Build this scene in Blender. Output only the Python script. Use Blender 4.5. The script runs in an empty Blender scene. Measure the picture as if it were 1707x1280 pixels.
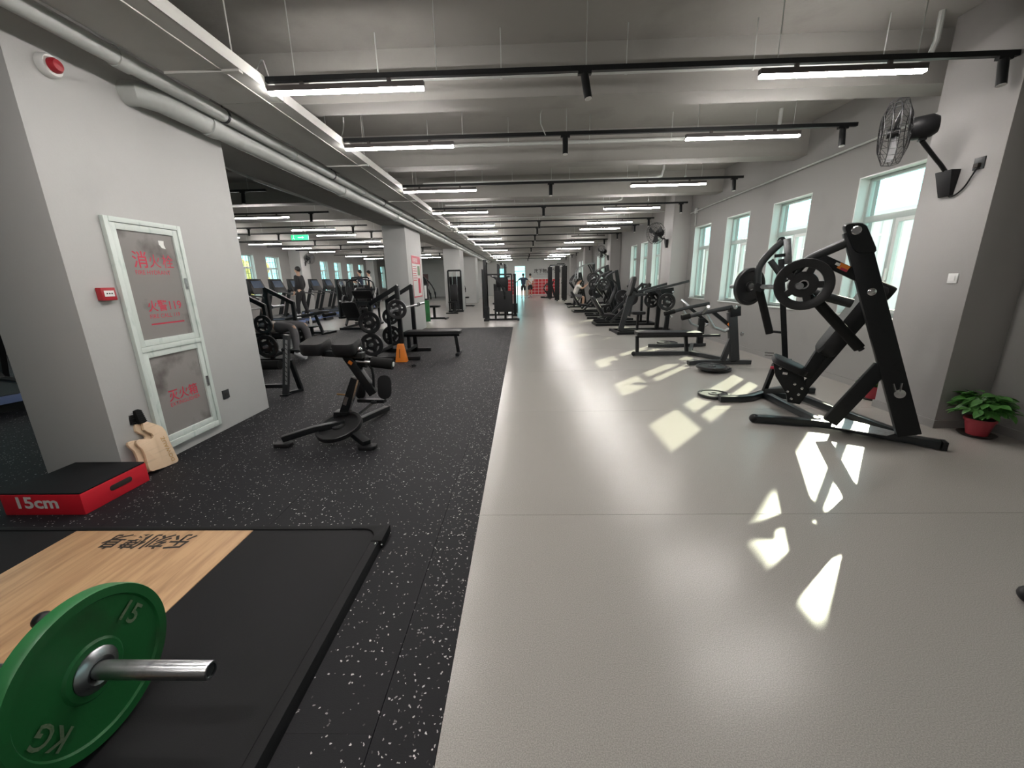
import bpy, math, random
from mathutils import Vector as V, Matrix
random.seed(7)
PI = math.pi
C = bpy.context.scene.collection
SC = bpy.context.scene
# ---------------------------------------------------------------- camera, sky, sun, exposure
CAM = V((0, 0, 1.35)); FPX = 669.26
_p, _y, _r = 0.25569557, 0.02897537, -0.02118522
_f = V((-math.cos(_p)*math.sin(_y), math.cos(_p)*math.cos(_y), -math.sin(_p)))
_rt = V((math.cos(_y), math.sin(_y), 0)); _up = _rt.cross(_f)
RT = _rt*math.cos(_r)+_up*math.sin(_r); UP = -_rt*math.sin(_r)+_up*math.cos(_r); FW = _f
cd = bpy.data.cameras.new('camera'); cam = bpy.data.objects.new('camera', cd); C.objects.link(cam)
cd.sensor_width = 36; cd.lens = FPX/1707*36; cd.clip_start = .05; cd.clip_end = 300
m = Matrix.Identity(4)
for i in range(3):
    m[i][0] = RT[i]; m[i][1] = UP[i]; m[i][2] = -FW[i]; m[i][3] = CAM[i]
cam.matrix_world = m; SC.camera = cam
w = bpy.data.worlds.new('sky'); SC.world = w; w.use_nodes = True
nt = w.node_tree; nt.nodes.clear()
wo = nt.nodes.new('ShaderNodeOutputWorld'); bg = nt.nodes.new('ShaderNodeBackground')
tc = nt.nodes.new('ShaderNodeTexCoord'); sx = nt.nodes.new('ShaderNodeSeparateXYZ'); cr = nt.nodes.new('ShaderNodeValToRGB')
nt.links.new(tc.outputs['Generated'], sx.inputs[0]); nt.links.new(sx.outputs['Z'], cr.inputs[0])
cr.color_ramp.elements[0].position = 0.0; cr.color_ramp.elements[0].color = (.28, .66, .69, 1)
cr.color_ramp.elements[1].position = .45; cr.color_ramp.elements[1].color = (.52, .64, .68, 1)
nt.links.new(cr.outputs[0], bg.inputs[0]); nt.links.new(bg.outputs[0], wo.inputs[0])
SKY = 3.6
bg.inputs[1].default_value = SKY
sd = bpy.data.lights.new('sun', 'SUN'); sun = bpy.data.objects.new('sun', sd); C.objects.link(sun)
sd.energy = 13.0; sd.angle = math.radians(.7); sd.color = (1, .90, .70)
_el = math.radians(27.6)
sdir = V((-.67*math.cos(_el), -.742*math.cos(_el), -math.sin(_el)))
sun.rotation_euler = sdir.to_track_quat('-Z', 'Y').to_euler(); sun.location = (20, 20, 15)
LED = 125.0
vs = SC.view_settings; vs.view_transform = 'Standard'; vs.look = 'None'; vs.exposure = 0.08; vs.gamma = 1.0; vs.use_curve_mapping = False
SC.cycles.max_bounces = 8; SC.cycles.diffuse_bounces = 5; SC.cycles.transparent_max_bounces = 12
SC.cycles.sample_clamp_indirect = 4.0

# ---------------------------------------------------------------- points measured in the place
def ray(x, y): return FW + RT*((x-853.5)/FPX) - UP*((y-640)/FPX)
def onz(x, y, z=0.0):
    d = ray(x, y); return CAM + d*((z-CAM.z)/d.z)
def onx(x, y, X):
    d = ray(x, y); return CAM + d*(X/d.x)
def ony(x, y, Y):
    d = ray(x, y); return CAM + d*(Y/d.y)
def hit(x, y, n, c):
    d = ray(x, y); n = V(n); return CAM + d*((c-n.dot(CAM))/n.dot(d))

# ---------------------------------------------------------------- materials
def mat(name, col, rough=.6, metal=0, spec=.5, noise=0, nscale=20, bump=0, emit=None, es=0, coat=0, col2=None, stretch=None, bscale=None):
    M_ = bpy.data.materials.new(name); M_.use_nodes = True; n = M_.node_tree; b = n.nodes['Principled BSDF']
    b.inputs['Base Color'].default_value = (*col, 1); b.inputs['Roughness'].default_value = rough
    b.inputs['Metallic'].default_value = metal; b.inputs['Specular IOR Level'].default_value = spec
    b.inputs['Coat Weight'].default_value = coat
    if emit: b.inputs['Emission Color'].default_value = (*emit, 1); b.inputs['Emission Strength'].default_value = es
    if noise or bump:
        t = n.nodes.new('ShaderNodeTexCoord'); mp = n.nodes.new('ShaderNodeMapping'); n.links.new(t.outputs['Object'], mp.inputs[0])
        if stretch: mp.inputs['Scale'].default_value = stretch
        z = n.nodes.new('ShaderNodeTexNoise'); z.inputs['Scale'].default_value = nscale; z.inputs['Detail'].default_value = 5
        n.links.new(mp.outputs[0], z.inputs['Vector'])
        if noise:
            r = n.nodes.new('ShaderNodeValToRGB'); n.links.new(z.outputs['Fac'], r.inputs[0])
            c2 = col2 or tuple(c*(1-noise) for c in col)
            r.color_ramp.elements[0].position = .3; r.color_ramp.elements[0].color = (*c2, 1)
            r.color_ramp.elements[1].position = .45; r.color_ramp.elements[1].color = (*col, 1)
            n.links.new(r.outputs[0], b.inputs['Base Color'])
        if bump:
            z2 = n.nodes.new('ShaderNodeTexNoise'); z2.inputs['Scale'].default_value = bscale or nscale*4; z2.inputs['Detail'].default_value = 4
            n.links.new(mp.outputs[0], z2.inputs['Vector'])
            u = n.nodes.new('ShaderNodeBump'); u.inputs['Strength'].default_value = bump; u.inputs['Distance'].default_value = .01
            n.links.new(z2.outputs['Fac'], u.inputs['Height']); n.links.new(u.outputs[0], b.inputs['Normal'])
    return M_
K = {}
K['wall'] = mat('painted_wall', (.265, .258, .25), .7, noise=.06, nscale=2, bump=.05, bscale=60)
K['column'] = mat('painted_column', (.47, .47, .46), .65, noise=.05, nscale=2, bump=.05, bscale=60)
K['ceiling'] = mat('grey_ceiling_paint', (.33, .32, .30), .8, noise=.14, nscale=1.6, bump=.25, bscale=14)
K['pier'] = mat('painted_pier', (.34, .33, .32), .65, noise=.05, nscale=2, bump=.05, bscale=60)
K['rail'] = mat('glossy_black_steel', (.012, .015, .017), .28)
K['pipe'] = mat('grey_painted_pipe', (.52, .54, .52), .45, noise=.12, nscale=6)
K['tray'] = mat('grey_painted_steel', (.54, .54, .51), .5, noise=.1, nscale=3)
K['black'] = mat('black_powder_coat', (.007, .008, .009), .40, spec=.3, noise=.3, nscale=30)
K['grey'] = mat('dark_grey_powder_coat', (.028, .030, .032), .36, spec=.4, noise=.2, nscale=30)
K['blackplastic'] = mat('black_plastic', (.009, .009, .010), .45, spec=.3)
K['pad'] = mat('black_vinyl_pad', (.010, .010, .011), .5, spec=.3, bump=.15, nscale=60)
K['foam'] = mat('black_foam', (.007, .007, .007), .8, spec=.2, bump=.2, nscale=90)
K['rubber'] = mat('black_rubber', (.008, .008, .009), .75, spec=.25, bump=.1, nscale=80)
K['plate'] = mat('black_rubber_plate', (.011, .011, .012), .4)
K['chrome'] = mat('chrome_steel', (.62, .62, .63), .22, metal=1)
K['steel'] = mat('brushed_steel', (.42, .43, .44), .3, metal=1, noise=.3, nscale=30)
K['green'] = mat('green_rubber', (.014, .135, .035), .42, noise=.35, nscale=5, col2=(.02, .095, .03), bump=.05, bscale=60)
K['greymark'] = mat('worn_grey_print', (.16, .22, .13), .6, noise=.5, nscale=60, col2=(.06, .15, .06))
K['red'] = mat('red_vinyl', (.55, .012, .025), .45, noise=.15, nscale=8)
K['redpaint'] = mat('red_paint', (.38, .015, .025), .4)
K['white'] = mat('white_plastic', (.75, .75, .73), .45)
K['whiteprint'] = mat('pale_print', (.62, .60, .58), .6)
K['ink'] = mat('black_ink', (.02, .015, .012), .6)
K['orange'] = mat('orange_plastic', (.72, .20, .02), .5)
K['brass'] = mat('brass', (.6, .35, .15), .3, metal=1)
K['upvc'] = mat('white_window_frame', (.62, .66, .64), .35)
K['upvc2'] = mat('grey_green_frame', (.40, .46, .44), .4)
K['stone'] = mat('marbled_white_frame', (.62, .68, .64), .4, noise=.4, nscale=9, col2=(.50, .58, .54), stretch=(1, 3, 1))
K['board'] = mat('pale_wood', (.66, .49, .33), .5, noise=.12, nscale=4, stretch=(1, 1, 12))
K['leaf'] = mat('green_leaf', (.05, .16, .03), .4, noise=.5, nscale=12, col2=(.02, .08, .015))
K['pot'] = mat('red_plastic_pot', (.40, .045, .06), .4)
K['soil'] = mat('dark_soil', (.03, .02, .015), .9)
K['skin'] = mat('skin', (.55, .34, .24), .55)
K['hair'] = mat('black_hair', (.012, .010, .010), .5)
K['clothblack'] = mat('black_cloth', (.02, .02, .022), .85)
K['clothnavy'] = mat('navy_cloth', (.03, .045, .075), .85)
K['clothwhite'] = mat('white_cloth', (.72, .70, .66), .85)
K['clothbeige'] = mat('beige_cloth', (.55, .50, .44), .85)
K['clothgrey'] = mat('grey_cloth', (.13, .125, .13), .85)
K['shoe'] = mat('white_shoe', (.6, .6, .62), .6)
K['facade'] = mat('white_cladding', (.95, .80, .76), .6, noise=.15, nscale=.6)
K['facade2'] = mat('pale_roof_trim', (.80, .68, .66), .6)
K['ground'] = mat('pale_paving', (.42, .42, .40), .9, noise=.2, nscale=2)
K['screen'] = mat('blue_lit_screen', (.02, .03, .05), .2, emit=(.45, .62, .9), es=.06)
K['exit'] = mat('green_exit_sign', (.02, .3, .12), .4, emit=(.05, .85, .35), es=.9)
K['exitw'] = mat('white_exit_print', (.5, .6, .55), .4, emit=(.7, 1, .85), es=1.2)
K['fixture'] = mat('glow_browned_housing', (.05, .042, .04), .5)  # black housing; the tubes' glow on it is put into this brown
K['off'] = mat('unlit_diffuser', (.10, .10, .09), .5)
K['bluelit'] = mat('window_lit_blue', (.16, .22, .42), .4)  # bluish window light on the treadmill decks, put into their colour
K['locker'] = mat('red_locker', (.50, .02, .03), .4)
K['poster'] = mat('poster_paper', (.62, .60, .58), .5)
K['posterred'] = mat('poster_red', (.48, .03, .06), .5)
K['bronze'] = mat('brown_film', (.16, .08, .08), .35)
K['facadeleft'] = mat('pale_blue_render', (.45, .68, .80), .8, noise=.3, nscale=.8)
K['hedge'] = mat('yellow_green_leaves', (.75, .62, .22), .8, noise=.3, nscale=5, col2=(.5, .5, .16))  # yellow-green leaves, tone varies at random

def led_mat():
    M_ = bpy.data.materials.new('led_diffuser'); M_.use_nodes = True; n = M_.node_tree; n.nodes.clear()
    o = n.nodes.new('ShaderNodeOutputMaterial'); e = n.nodes.new('ShaderNodeEmission'); e.inputs[0].default_value = (1, .95, .915, 1); e.inputs[1].default_value = LED
    n.links.new(e.outputs[0], o.inputs[0]); return M_
K['led'] = led_mat()
def glass_mat(name, tint, refl):
    M_ = bpy.data.materials.new(name); M_.use_nodes = True; n = M_.node_tree; n.nodes.clear()
    o = n.nodes.new('ShaderNodeOutputMaterial'); t = n.nodes.new('ShaderNodeBsdfTransparent'); g = n.nodes.new('ShaderNodeBsdfGlossy')
    t.inputs[0].default_value = (*tint, 1); g.inputs['Roughness'].default_value = .02
    lw = n.nodes.new('ShaderNodeLayerWeight'); lw.inputs[0].default_value = .5; pw = n.nodes.new('ShaderNodeMath'); pw.operation = 'POWER'; pw.inputs[1].default_value = refl
    n.links.new(lw.outputs['Facing'], pw.inputs[0]); fz = n.nodes.new('ShaderNodeMath'); fz.operation = 'MULTIPLY_ADD'; n.links.new(pw.outputs[0], fz.inputs[0]); fz.inputs[1].default_value = .4; fz.inputs[2].default_value = .02; mx = n.nodes.new('ShaderNodeMixShader')
    n.links.new(fz.outputs[0], mx.inputs[0]); n.links.new(t.outputs[0], mx.inputs[1]); n.links.new(g.outputs[0], mx.inputs[2]); n.links.new(mx.outputs[0], o.inputs[0]); return M_
K['glass'] = glass_mat('window_glass', (.92, .985, .965), 4.5)
def sheen_glass_mat():   # opaque glossy closet glass; whitish sheen and blur painted as cloudy colour
    M_ = mat('painted_sheen_closet_glass', (.26, .245, .235), .16, noise=.5, nscale=3.2, col2=(.13, .115, .11), coat=.3)
    return M_
K['closetglass'] = sheen_glass_mat()
def vinyl_mat():
    M_ = bpy.data.materials.new('grey_vinyl_floor'); M_.use_nodes = True; n = M_.node_tree; b = n.nodes['Principled BSDF']; L = n.links.new
    t = n.nodes.new('ShaderNodeTexCoord')
    a = n.nodes.new('ShaderNodeTexNoise'); a.inputs['Scale'].default_value = 260; a.inputs['Detail'].default_value = 2; L(t.outputs['Object'], a.inputs['Vector'])
    r = n.nodes.new('ShaderNodeValToRGB'); L(a.outputs['Fac'], r.inputs[0])
    r.color_ramp.elements[0].position = .35; r.color_ramp.elements[0].color = (.285, .268, .25, 1)
    r.color_ramp.elements[1].position = .65; r.color_ramp.elements[1].color = (.405, .382, .355, 1)
    L(r.outputs[0], b.inputs['Base Color'])
    c = n.nodes.new('ShaderNodeTexNoise'); c.inputs['Scale'].default_value = .9; c.inputs['Detail'].default_value = 4; L(t.outputs['Object'], c.inputs['Vector'])
    q = n.nodes.new('ShaderNodeMapRange'); L(c.outputs['Fac'], q.inputs[0]); q.inputs[3].default_value = .215; q.inputs[4].default_value = .265; L(q.outputs[0], b.inputs['Roughness'])
    b.inputs['Specular IOR Level'].default_value = .38
    d = n.nodes.new('ShaderNodeTexNoise'); d.inputs['Scale'].default_value = 1.3; d.inputs['Detail'].default_value = 6; L(t.outputs['Object'], d.inputs['Vector'])
    u = n.nodes.new('ShaderNodeBump'); u.inputs['Strength'].default_value = .10; u.inputs['Distance'].default_value = .02; L(d.outputs['Fac'], u.inputs['Height'])
    u2 = n.nodes.new('ShaderNodeBump'); u2.inputs['Strength'].default_value = .12; u2.inputs['Distance'].default_value = .002; L(a.outputs['Fac'], u2.inputs['Height']); L(u.outputs[0], u2.inputs['Normal'])
    L(u2.outputs[0], b.inputs['Normal'])
    return M_
K['vinyl'] = vinyl_mat()
def fleck_mat(name, amount):
    M_ = bpy.data.materials.new(name); M_.use_nodes = True; n = M_.node_tree; b = n.nodes['Principled BSDF']; L = n.links.new
    t = n.nodes.new('ShaderNodeTexCoord'); g = n.nodes.new('ShaderNodeNewGeometry')
    wn = n.nodes.new('ShaderNodeTexNoise'); wn.inputs['Scale'].default_value = 70; L(g.outputs['Position'], wn.inputs['Vector'])
    ad = n.nodes.new('ShaderNodeVectorMath'); ad.operation = 'MULTIPLY_ADD'; L(wn.outputs['Color'], ad.inputs[0]); ad.inputs[1].default_value = (.02, .02, 0); L(g.outputs['Position'], ad.inputs[2])
    v = n.nodes.new('ShaderNodeTexVoronoi'); v.inputs['Scale'].default_value = 95; L(ad.outputs[0], v.inputs['Vector'])
    s = n.nodes.new('ShaderNodeSeparateColor'); L(v.outputs['Color'], s.inputs[0])
    lt = n.nodes.new('ShaderNodeMath'); lt.operation = 'LESS_THAN'; lt.inputs[1].default_value = amount; L(s.outputs[0], lt.inputs[0])
    sz = n.nodes.new('ShaderNodeMath'); sz.operation = 'LESS_THAN'; L(v.outputs['Distance'], sz.inputs[0]); sz.inputs[1].default_value = .34
    mu = n.nodes.new('ShaderNodeMath'); mu.operation = 'MULTIPLY'; L(lt.outputs[0], mu.inputs[0]); L(sz.outputs[0], mu.inputs[1])
    br = n.nodes.new('ShaderNodeMath'); br.operation = 'MULTIPLY'; L(mu.outputs[0], br.inputs[0]); L(s.outputs[1], br.inputs[1])
    mx = n.nodes.new('ShaderNodeMix'); mx.data_type = 'RGBA'; L(br.outputs[0], mx.inputs[0]); mx.inputs[6].default_value = (.009, .009, .011, 1); mx.inputs[7].default_value = (.62, .60, .58, 1)
    L(mx.outputs[2], b.inputs['Base Color']); b.inputs['Roughness'].default_value = .66; b.inputs['Specular IOR Level'].default_value = .22
    u = n.nodes.new('ShaderNodeBump'); u.inputs['Strength'].default_value = .25; u.inputs['Distance'].default_value = .003
    z = n.nodes.new('ShaderNodeTexNoise'); z.inputs['Scale'].default_value = 240; L(g.outputs['Position'], z.inputs['Vector']); L(z.outputs['Fac'], u.inputs['Height']); L(u.outputs[0], b.inputs['Normal'])
    return M_
K['fleck'] = fleck_mat('flecked_rubber', .13); K['fleck2'] = fleck_mat('densely_flecked_rubber', .24)
def wood_mat():
    M_ = bpy.data.materials.new('oak_deck'); M_.use_nodes = True; n = M_.node_tree; b = n.nodes['Principled BSDF']; L = n.links.new
    t = n.nodes.new('ShaderNodeTexCoord'); mp = n.nodes.new('ShaderNodeMapping'); L(t.outputs['Object'], mp.inputs[0]); mp.inputs['Scale'].default_value = (9, .8, 1)
    z = n.nodes.new('ShaderNodeTexNoise'); z.inputs['Scale'].default_value = 3; z.inputs['Detail'].default_value = 9; z.inputs['Distortion'].default_value = .6; L(mp.outputs[0], z.inputs['Vector'])
    r = n.nodes.new('ShaderNodeValToRGB'); L(z.outputs['Fac'], r.inputs[0]); e = r.color_ramp.elements
    e[0].position = .28; e[0].color = (.33, .19, .095, 1); e[1].position = .6; e[1].color = (.53, .335, .18, 1)
    L(r.outputs[0], b.inputs['Base Color']); b.inputs['Roughness'].default_value = .42
    return M_
K['wood'] = wood_mat()

# ---------------------------------------------------------------- mesh builder
def frame_of(d):
    d = V(d).normalized(); a = V((0, 0, 1)) if abs(d.z) < .9 else V((0, 1, 0))
    s = d.cross(a).normalized(); return d, s, s.cross(d).normalized()
class MB:
    def __init__(s): s.v = []; s.f = []
    def add(s, vs_, fs): o = len(s.v); s.v += [tuple(a) for a in vs_]; s.f += [tuple(i+o for i in q) for q in fs]; return s
    def hexa(s, p): return s.add(p, [(0, 3, 2, 1), (4, 5, 6, 7), (0, 1, 5, 4), (1, 2, 6, 5), (2, 3, 7, 6), (3, 0, 4, 7)])
    def box(s, x0, x1, y0, y1, z0, z1): return s.hexa([(x0, y0, z0), (x1, y0, z0), (x1, y1, z0), (x0, y1, z0), (x0, y0, z1), (x1, y0, z1), (x1, y1, z1), (x0, y1, z1)])
    def bar(s, p, q, w_, h_, side=None):      # rectangular bar: w_ along side, h_ across
        p = V(p); q = V(q); d = (q-p).normalized()
        if side is None: _, sd_, u = frame_of(d)
        else:
            sd_ = V(side); sd_ = (sd_-d*sd_.dot(d)).normalized(); u = sd_.cross(d)
        a = sd_*w_/2; b = u*h_/2
        return s.hexa([p-a-b, p+a-b, p+a+b, p-a+b, q-a-b, q+a-b, q+a+b, q-a+b])
    def rbox(s, c, ax, ay, az, r=.3, n=3):     # soft pad: half-axes vectors, rounded in its plane and puffed
        c = V(c); ax = V(ax); ay = V(ay); az = V(az); lx = ax.length; ly = ay.length; rr = r*min(lx, ly); out = []
        for cx_, cy_, a0 in ((1, 1, 0), (-1, 1, PI/2), (-1, -1, PI), (1, -1, 3*PI/2)):
            for k in range(n+1):
                a = a0+k*PI/2/n; out.append((cx_*(lx-rr)+rr*math.cos(a), cy_*(ly-rr)+rr*math.sin(a)))
        rings = [(.93, -1.), (1., -.7), (1., .7), (.93, 1.)]; m_ = len(out); vs_ = []; fs = []
        for sc_, zz in rings:
            for (a, b) in out: vs_.append(c+ax*(a*sc_/lx)+ay*(b*sc_/ly)+az*zz)
        for k in range(3):
            for i in range(m_): j = (i+1) % m_; fs.append((k*m_+i, k*m_+j, (k+1)*m_+j, (k+1)*m_+i))
        fs.append(tuple(range(m_))[::-1]); fs.append(tuple(3*m_+i for i in range(m_)))
        return s.add(vs_, fs)
    def cyl(s, p, q, r, seg=12, r2=None, cap=True):
        p = V(p); q = V(q); r2 = r if r2 is None else r2; _, a, b = frame_of(q-p); vs_ = []; fs = []
        for c, rr in ((p, r), (q, r2)):
            for i in range(seg): t = 2*PI*i/seg; vs_.append(c+a*rr*math.cos(t)+b*rr*math.sin(t))
        for i in range(seg): j = (i+1) % seg; fs.append((i, j, seg+j, seg+i))
        if cap: fs.append(tuple(range(seg))[::-1]); fs.append(tuple(range(seg, 2*seg)))
        return s.add(vs_, fs)
    def path(s, pts, r, seg=10, w_=None, h_=None, smooth=0):
        pts = [V(p) for p in pts]
        for _ in range(smooth):
            n_ = [pts[0]]
            for a, b in zip(pts, pts[1:]): n_ += [a*.75+b*.25, a*.25+b*.75]
            pts = n_+[pts[-1]]
        vs_ = []; fs = []; L = len(pts); pa = None
        for k, p in enumerate(pts):
            d = (pts[min(k+1, L-1)]-pts[max(k-1, 0)]).normalized()
            if pa is None: _, a, b = frame_of(d)
            else: a = (pa-d*pa.dot(d)).normalized(); b = a.cross(d)
            pa = a
            if w_: vs_ += [p-a*w_/2-b*h_/2, p+a*w_/2-b*h_/2, p+a*w_/2+b*h_/2, p-a*w_/2+b*h_/2]
            else:
                rr = r[k] if isinstance(r, (list, tuple)) else r
                vs_ += [p+a*rr*math.cos(2*PI*i/seg)+b*rr*math.sin(2*PI*i/seg) for i in range(seg)]
        sg = 4 if w_ else seg
        for k in range(L-1):
            for i in range(sg): j = (i+1) % sg; fs.append((k*sg+i, k*sg+j, (k+1)*sg+j, (k+1)*sg+i))
        fs.append(tuple(range(sg))[::-1]); fs.append(tuple((L-1)*sg+i for i in range(sg)))
        return s.add(vs_, fs)
    def lathe(s, c, ax, prof, seg=32):         # prof: (radius, along axis) closed loop if it ends where it starts
        c = V(c); d, a, b = frame_of(ax); vs_ = []; fs = []; n_ = len(prof)
        for r, t in prof:
            for i in range(seg): th = 2*PI*i/seg; vs_.append(c+d*t+a*r*math.cos(th)+b*r*math.sin(th))
        for k in range(n_-1):
            for i in range(seg): j = (i+1) % seg; fs.append((k*seg+i, k*seg+j, (k+1)*seg+j, (k+1)*seg+i))
        return s.add(vs_, fs)
    def prism(s, poly, th):
        n_ = len(poly); th = V(th); vs_ = [V(p) for p in poly]+[V(p)+th for p in poly]
        fs = [tuple(range(n_))[::-1], tuple(range(n_, 2*n_))]+[(i, (i+1) % n_, n_+(i+1) % n_, n_+i) for i in range(n_)]
        return s.add(vs_, fs)
    def ball(s, c, r, seg=12, sc_=(1, 1, 1)):
        c = V(c); prof = [(math.sin(PI*k/8)*r if 0 < k < 8 else 1e-4, -math.cos(PI*k/8)*r) for k in range(9)]
        o = len(s.v); s.lathe((0, 0, 0), (0, 0, 1), prof, seg)
        for i in range(o, len(s.v)): a = s.v[i]; s.v[i] = (c.x+a[0]*sc_[0], c.y+a[1]*sc_[1], c.z+a[2]*sc_[2])
        return s
    def mesh(s, name, m_, smooth=True, bev=0):
        me = bpy.data.meshes.new(name); me.from_pydata(s.v, [], s.f); me.materials.append(K[m_] if isinstance(m_, str) else m_)
        import bmesh as _b
        b = _b.new(); b.from_mesh(me); _b.ops.recalc_face_normals(b, faces=b.faces)
        if bev: _b.ops.bevel(b, geom=[e for e in b.edges if len(e.link_faces) == 2 and e.calc_face_angle(0) > .6], offset=bev, segments=2, affect='EDGES', profile=.6)
        b.to_mesh(me); b.free()
        if smooth: me.shade_smooth(); me.set_sharp_from_angle(angle=math.radians(38))
        me.update(); return me
def link(name, me, parent=None):
    o = bpy.data.objects.new(name, me); C.objects.link(o)
    if parent: o.parent = parent; o.matrix_parent_inverse = Matrix.Identity(4); o.location = -wl(parent)
    return o
def wl(o):
    l = V(o.location)
    while o.parent: o = o.parent; l = l+V(o.location)
    return l
def obj(name, mb, m_, parent=None, bev=0, smooth=True): return link(name, mb.mesh(name, m_, smooth, bev), parent)
def tag(o, label=None, cat=None, group=None, kind=None):
    if label: o['label'] = label
    if cat: o['category'] = cat
    if group: o['group'] = group
    if kind: o['kind'] = kind
    return o
def empty(name, loc, label=None, cat=None, group=None, kind=None):
    o = bpy.data.objects.new(name, None); C.objects.link(o); o.location = loc; o.empty_display_size = .1
    return tag(o, label, cat, group, kind)
def local(name, loc, rz, label, cat, group=None):   # an Empty turned about Z whose parts are built in its own coordinates
    o = empty(name, loc, label, cat, group); o.rotation_euler = (0, 0, rz); return o
def lpart(name, mb, m_, parent, bev=0):
    o = bpy.data.objects.new(name, mb.mesh(name, m_, True, bev)); C.objects.link(o); o.parent = parent; return o
def struct(name, mb, m_, parent=None, bev=0, label=None):
    o = obj(name, mb, m_, parent, bev)
    if not parent: o['kind'] = 'structure'
    if label: o['label'] = label
    return o
def copy_tree(o, parent=None):
    c = o.copy(); C.objects.link(c)
    if parent: c.parent = parent
    for ch in list(o.children): copy_tree(ch, c)
    return c
_font = None
def text(name, s_, m_, org, xd, yd, size, parent, bold=0, depth=.0006, stretch=1, center=False):
    cu = bpy.data.curves.new(name, 'FONT'); cu.body = s_; cu.size = 1; cu.extrude = 0; cu.offset = bold; cu.resolution_u = 3
    if center: cu.align_x = 'CENTER'
    t = bpy.data.objects.new(name, cu); C.objects.link(t)
    dg = bpy.context.evaluated_depsgraph_get(); me = bpy.data.meshes.new_from_object(t.evaluated_get(dg)); bpy.data.objects.remove(t)
    xd = V(xd).normalized(); yd = V(yd).normalized(); nd = xd.cross(yd).normalized(); org = V(org)
    for v in me.vertices: v.co = org+xd*v.co.x*size*stretch+yd*v.co.y*size+nd*depth
    me.materials.clear(); me.materials.append(K[m_]); me.name = name
    return link(name, me, parent)
ORD = ['nearest', 'second', 'third', 'fourth', 'fifth', 'sixth', 'seventh', 'eighth', 'ninth', 'tenth', 'eleventh', 'twelfth', 'thirteenth', 'fourteenth']
# ================================================================ the room
X0, X1, Y0, Y1 = -11.0, 4.03, -4.0, 35.4
ZC = 3.36
struct('floor', MB().box(X0-.25, X1+.25, Y0-.2, Y1+.2, -.12, -.012), 'rubber')
fl = bpy.data.objects['floor']
# grey vinyl sheets laid across, rubber tiles and their edge strip: parts of the floor
ys = [-4.0, -1.7, .2, 2.1, 4.0, 5.9, 7.8, 9.7, 11.72]
for a, b in zip(ys, ys[1:]):
    obj('vinyl_sheet', MB().box(-.27, X1, a+.0015, b-.0015, -.012, 0), 'vinyl', fl)
y = 11.72
while y < Y1:
    b = min(y+1.95, Y1); obj('vinyl_sheet', MB().box(X0, X1, y+.0015, b-.0015, -.012, 0), 'vinyl', fl); y = b
for i in range(8):
    obj('edge_strip', MB().box(-.475, -.272, -4+i*1.965+.001, -4+(i+1)*1.965-.001, -.012, .003), 'fleck2', fl)
tile = MB().box(-.4988, .4988, -.4908, .4908, -.0085, .0085).mesh('rubber_tile', 'fleck')
edge = MB().box(-.261, .261, -.4908, .4908, -.0085, .0085).mesh('rubber_tile_cut', 'fleck')
for i in range(11):
    for j in range(16):
        xc = -.476-.5-i*1.0; yc = Y0+.4912+j*.9824
        if xc < -10.6: o = link('rubber_tile', edge, fl); xc = X0+.262
        else: o = link('rubber_tile', tile, fl)
        o.location = (xc, yc, -.0045)
struct('ceiling', MB().box(X0-.25, X1+.25, Y0-.2, Y1+.2, ZC, ZC+.15), 'ceiling')
# transverse beams
bys = [-2.6, -.3, 1.9, 4.2, 6.37, 8.82]+[11.1+2.27*i for i in range(11)]
bm_ = MB()
for i, b in enumerate(bys):
    o = struct('trim_%d' % (i+1), MB().box(X0, X1, b, b+.28, 2.95, ZC), 'ceiling', label='grey painted concrete ceiling beam running across the hall')
struct('trim_20', MB().box(-3.45, -2.88, Y0, Y1, 2.69, ZC), 'ceiling', label='grey painted lengthwise beam over the row of square columns')
# walls
def wall_open(name, x0, x1, wins, z0, z1, m_='wall'):
    mb = MB(); y = Y0
    for a, b in wins:
        mb.box(x0, x1, y, a, 0, ZC); mb.box(x0, x1, a, b, 0, z0); mb.box(x0, x1, a, b, z1, ZC); y = b
    mb.box(x0, x1, y, Y1, 0, ZC); return struct(name, mb, m_)
RW = [(-2.9, -2.05), (-1.4, -.55), (.15, 1.0), (4.40, 5.32), (6.12, 7.0), (7.68, 8.5), (9.18, 10.0)]  # those before the nearest pier are unseen, added to light the room from behind
for k in range(4):
    for a, b in ((11.02, 11.85), (12.33, 13.08), (13.58, 14.33), (14.83, 15.6)):
        if b+6.9*k < 34.5: RW.append((a+6.9*k, b+6.9*k))
ZS, ZT = .845, 2.42
wall_open('wall_right', X1, X1+.24, RW, ZS, ZT)
LW = [(-2, -1), (1, 2), (3.2, 4.2), (5.0, 6.0), (6.8, 7.8), (9.9, 10.9), (11.7, 12.7), (14.0, 15.0), (16.05, 17.0), (17.8, 18.8), (22.6, 23.5), (24.3, 25.2), (26.1, 27.0), (27.9, 28.8), (30.5, 31.4), (32.3, 33.2)]
wall_open('wall_left', X0-.24, X0, LW, ZS, 2.52)
struct('wall_back', MB().box(X0-.24, X1+.24, Y0-.24, Y0, 0, ZC), 'wall')
mb = MB()   # far wall with a wide opening and a window
mb.box(X0, -2.0, Y1, Y1+.24, 0, ZC).box(-2.0, -1.25, Y1, Y1+.24, 0, 1.4).box(-2.0, -1.25, Y1, Y1+.24, 2.25, ZC).box(-1.25, -.62, Y1, Y1+.24, 0, ZC)
mb.box(-.62, .32, Y1, Y1+.24, 2.45, ZC).box(.32, X1, Y1, Y1+.24, 0, ZC)
struct('wall_far', mb, 'column')
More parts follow.
